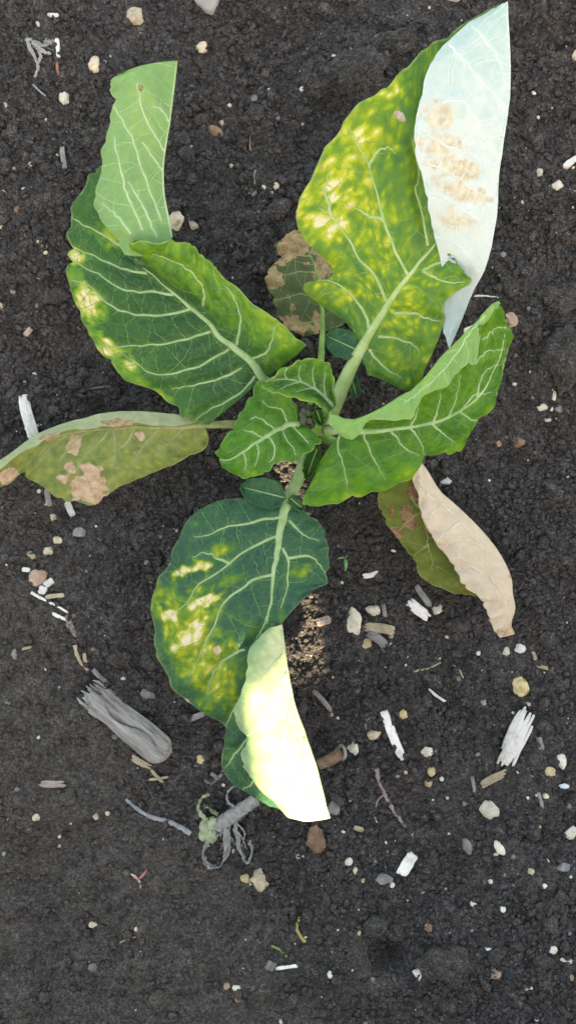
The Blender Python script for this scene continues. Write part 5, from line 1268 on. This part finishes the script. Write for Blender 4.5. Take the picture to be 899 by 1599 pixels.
for pts, wdt, m in ([[(330,1290,8),(318,1276,10),(310,1262,9),(314,1248,7),(326,1240,5)], 5.0, M_WGREEN], [[(352,1288,10),(354,1310,9),(353,1335,6),(342,1352,4),(325,1350,6),(318,1338,8)], 6.0, M_WEED],
                    [[(366,1278,9),(370,1300,8),(374,1325,6),(386,1346,3),(393,1326,5),(388,1312,7)], 4.5, M_WEED], [[(335,1300,8),(322,1320,6),(318,1340,4),(330,1356,3)], 4.5, M_WEED],
                    [[(368,1262,9),(356,1252,10),(355,1238,8),(366,1228,5)], 3.0, M_WEED], [[(350,1300,8),(366,1316,5),(382,1322,4)], 3.5, M_WEED], [[(340,1272,9),(326,1262,8),(318,1258,7)], 3.5, M_WGREEN]):
    q = w3(pts, 26); n = 26
    T = np.gradient(q, axis=0); B = np.cross(T, [0, 0, 1.0]); B /= np.linalg.norm(B, axis=1)[:, None] + 1e-9
    ww = wdt * K * H * (np.sin(np.linspace(0.35, 3.0, n)) + 0.25)
    tw = np.linspace(0, 2.6, n)
    S = B * np.cos(tw)[:, None] + np.array([0, 0, 1.0]) * np.sin(tw)[:, None] * 0.7
    G = np.stack([q + S * (ww * f)[:, None] + np.array([0, 0, 1.0]) * (ww * 0.35 * f * f)[:, None] for f in (-1, -.5, 0, .5, 1)], 1)
    G += 0.0005 * np.random.default_rng(int(pts[0][0])).normal(size=G.shape)
    N = Patch.normals(G); k = n * 5
    V = np.vstack([(G + N * 0.0002).reshape(-1, 3), (G - N * 0.0002).reshape(-1, 3)])
    i = np.arange(n - 1)[:, None] * 5; j = np.arange(4)[None, :]
    qq = np.stack([i + j, i + 5 + j, i + 6 + j, i + 1 + j], -1).reshape(-1, 4)
    lp = np.concatenate([np.arange(5), np.arange(1, n) * 5 + 4, (n - 1) * 5 + np.arange(3, -1, -1), np.arange(n - 2, 0, -1) * 5]); l2 = np.roll(lp, -1)
    mesh_np('curled_leaf', V, np.vstack([qq, qq[:, ::-1] + k, np.stack([lp, l2, l2 + k, lp + k], -1)]), m, weed)
so = Soup(); V0, F0 = ICO[2]
for a, b, c, r in ((322,1292,6,0.0046),(330,1302,6,0.0050),(318,1304,5,0.0036),(332,1286,8,0.0040)):
    p = np.array(P(a, b, wz + c * 0.001)) - WL
    so.add(V0 * np.array([r, r * 1.25, r * 0.8]) * (1 + 0.08 * rr.normal(size=(len(V0), 1))) + p, None, F0)
so.build('crown', M_WGREEN, weed)
twig([(330,1205),(338,1214),(345,1210),(352,1200),(360,1212)], 3.0, 2.2, 'grey', 'dark curled root knot between blotched leaf tip and dead weed', 'root', 'root', rough=0.3)
twig([(318,1218),(330,1222),(342,1216)], 2.6, 1.8, 'grey', 'short pale root beside the dark root knot', 'root', 'root', rough=0.3)

# dried weed wisps near the upper left
wisp = bpy.data.objects.new('dried_wisps', None); COL.objects.link(wisp)
a0 = P(60, 78, 0); zz = float(soil_h(np.array([a0[0]]), np.array([a0[1]]), False)[0]); wisp.location = (a0[0], a0[1], zz)
tag(wisp, 'tangle of dried grey weed wisps on the soil', 'dry weed')
WL = np.array([a0[0], a0[1], zz]); wz = zz
rr = np.random.default_rng(77)
for pts, r in ([[(34,64,1.5),(46,62,2.5),(60,66,3),(74,74,2.5),(86,82,1.5)], .0010], [[(42,60,2),(48,76,3),(56,92,2.5),(60,104,2),(54,120,1)], .0016], [[(58,68,3),(68,80,3),(80,84,2)], .0020], [[(50,66,3),(62,72,4),(76,70,2)], .0014],
               [[(60,98,2),(64,88,3),(60,78,3),(52,72,2)], .0013], [[(70,64,2),(80,66,2.5),(86,64,1.5)], .0022], [[(52,132,1),(62,142,1.5),(72,150,1)], .0007]):
    q = w3(pts, 20); so = Soup(); so.add(*tube(q, np.linspace(r, r * 0.5, 20), 7, 0.5, rough=0.25, seed=int(r * 1e5))); so.build('wisp', M_WEED, wisp)

# tiny seedlings
M_SEED = simple_mat('seedling_green', (0.10, 0.24, 0.10), (0.20, 0.38, 0.18), 300, 0.5, 0.2)
M_PINK = simple_mat('seedling_pink', (0.40, 0.10, 0.13), (0.60, 0.24, 0.26), 300, 0.5, 0.2)
def seedling(label, blades):
    e = bpy.data.objects.new('seedling', None); COL.objects.link(e); x, y, _ = P(*blades[0][0][0][:2], 0)
    z = float(soil_h(np.array([x]), np.array([y]), False)[0]); e.location = (x, y, z); tag(e, label, 'seedling')
    for pts, r, m in blades:
        q = crom(np.array([np.array(P(a, b, z + c * .001)) for a, b, c in pts]) - np.array([x, y, z]), 14)
        so = Soup(); so.add(*tube(q, r * np.sin(np.linspace(0.6, 2.9, 14)), 7, 0.35)); so.build('blade', m, e)
seedling('tiny green grass seedling right of the blue-green leaf', [([(538,872,0.5),(540,880,5),(539,892,3)], .0013, M_SEED), ([(538,872,0.5),(533,871,4),(526,873,3)], .0007, M_SEED), ([(538,872,0.5),(541,869,3),(543,867,2)], .0006, M_SEED)])
seedling('tiny seedling with a pink stalk on the smooth crust', [([(216,1374,0.5),(222,1368,2),(230,1358,2)], .0011, M_PINK), ([(216,1374,0.5),(210,1368,2),(203,1364,1)], .0010, SM['tan']), ([(216,1374,0.5),(220,1380,2),(219,1388,1)], .0010, SM['tan'])])

# ------------------------------------------------------------------ water on the leaves
t = NT('clear_water'); g = t.n('ShaderNodeBsdfGlass'); g.inputs['IOR'].default_value = 1.33; g.inputs['Roughness'].default_value = 0.0
M_WATER = t.out(g.outputs[0])
def drop_mesh(pt, px, py, r, so, vr=None):
    uvp = pt.from_px([(px, py)], vr); G, N = pt.at(uvp[:, 0], uvp[:, 1]); n = N[0]
    if n[2] < 0: n = -n
    V0, F0 = ICO[2 if r < 0.002 else 3]; V = V0 * r
    h = V @ n; V = V - (h * 0.3)[:, None] * n
    so.add(V + G[0] + n * (r * 0.42 + 0.0003), None, F0)
for pt, px, py, r, lab in ((A, 219, 410, 0.0034, 'large clear water drop by the leaf crease on the dark folded leaf'), (D, 360, 948, 0.0015, 'round water drop beside the rib of the blue-green leaf'), (A, 247, 452, 0.0013, 'small clear drop above the spray of droplets on the dark folded leaf')):
    so = Soup()
    if r > 0.003: so.add(ICO[3][0] * r + np.array(P(px, py, 0.1045)), None, ICO[3][1])
    else: drop_mesh(pt, px, py, r, so)
    tag(so.build('water_drop', M_WATER), lab, 'water drop')
so = Soup(); rr = np.random.default_rng(51)
for pt, cx_, cy_, sx_, sy_, n in ((A, 240, 462, 22, 14, 16), (A, 305, 548, 24, 12, 22), (A, 225, 468, 6, 8, 4), (D, 385, 930, 22, 14, 14), (D, 330, 815, 40, 18, 8), (D, 300, 905, 40, 30, 10), (Ip, 470, 600, 20, 10, 10), (Cp, 600, 690, 30, 14, 5)):
    for k in range(n):
        drop_mesh(pt, cx_ + sx_ * rr.normal() * 0.7, cy_ + sy_ * rr.normal() * 0.7, rr.uniform(0.00035, 0.0009), so)
w = so.build('water_droplets', M_WATER); w['kind'] = 'stuff'; w['label'] = 'fine spray of water droplets on the leaves'

# each pebble is named by the landmark it lies closest to
LM = [(213,34,'knobbly tan stone'),(323,8,'flat grey triangular shard'),(315,77,'round tan stone below the grey shard'),(60,80,'dried weed wisps'),(102,156,'cream angular stone'),(337,208,'reddish brown oval stone'),(277,348,'pair of tan stones by the folded leaf'),
 (394,303,'round grey stone under a rootlet'),(865,293,'cream stone right of the bleached leaf'),(890,255,'long white stone chip'),(548,128,'big rough earth clod'),(796,502,'pinkish stone by the curled leaf tip'),(872,570,'broad earth clod'),(841,638,'flat oval cream stone'),(808,691,'rough brown stone'),
 (693,751,'white oval stone by the dry leaf'),(62,902,'large pinkish tan stone'),(84,850,'two tan stones above the pinkish one'),(125,830,'dull grey stone below the drooping leaf'),(47,650,'long straw under the drooping leaf'),(205,1130,'wood chunk'),(232,1082,'pointed grey stone'),(315,1184,'round ochre stone by the wood chunk'),
 (345,1285,'dead grey weed'),(405,1370,'lumpy tan stone'),(245,1275,'fuzzy grey twig'),(216,1370,'pink stalked seedling'),(142,1516,'pale grey stone on the crust'),(494,1307,'reddish brown stone under the sunlit tip'),(552,1169,'angular cream stone by the stick'),(614,1148,'long straw splinter'),(551,970,'egg shaped stone'),
 (593,983,'pale hollow straw'),(682,951,'cream stone by the frayed straw'),(815,1072,'lumpy ochre stone'),(814,1014,'smooth white stone'),(805,1150,'wide split straw'),(669,1210,'two ochre stones in a column'),(764,1262,'broad cream rock'),(876,1188,'upright cream stone'),(880,1228,'bluish white flat pebble'),(777,1320,'long oval greyish stone'),
 (599,1370,'angular grey stone'),(635,1346,'glossy white straw flake'),(881,1357,'dark blue grey stone'),(668,1446,'orange brown stone'),(771,1519,'pale pink stone'),(690,1498,'rounded earth clod by the hollow'),(650,1514,'greyish white stone'),(610,1245,'withered brown root'),(494,1095,'slender pinkish splinter'),(504,968,'stubby pinkish straw'),
 (540,880,'green grass seedling'),(466,1445,'curled ochre husk'),(448,1504,'thin white straw with dark end'),(660,1050,'long bent straw stalk'),(684,1088,'white bristle'),(85,1222,'frayed straw on the crust'),(85,940,'long thin pale twig'),(130,1025,'kinked brown twig'),(250,850,'margin of the blue-green leaf'),(100,400,'outer margin of the dark folded leaf'),(102,250,'grey fibrous straw'),
 (149,606,'thin grey rootlet above the drooping leaf'),(757,464,'thin white rootlet by the bleached flap'),(894,1304,'cream rock at the bed edge'),(876,1497,'white straw flake'),(755,1476,'tiny white straw'),(45,518,'tan chaff flake'),(200,1470,'hair thin rootlet'),(770,1213,'narrow tan straw chip'),(560,1293,'small pale husk')]
used = set()
for o, nm, px, py in PEB:
    best = None
    for d, x, y, l in sorted((math.hypot(px - x, py - y), x, y, l) for x, y, l in LM):
        if d > 170: break
        mine = min(((math.hypot(q[2] - x, q[3] - y), q[0].name) for q in PEB if q[1] == nm))
        if mine[1] == o.name and (nm, l) not in used: best = l; break
    if best:
        used.add((nm, best)); tag(o, 'tiny %s pebble, the closest one to the %s' % (nm, best), 'pebble', 'tiny pebbles on the soil')
    else:
        tag(o, 'tiny %s pebble lying loose on open dark soil' % nm, 'pebble', 'tiny %s pebbles on open soil' % nm)
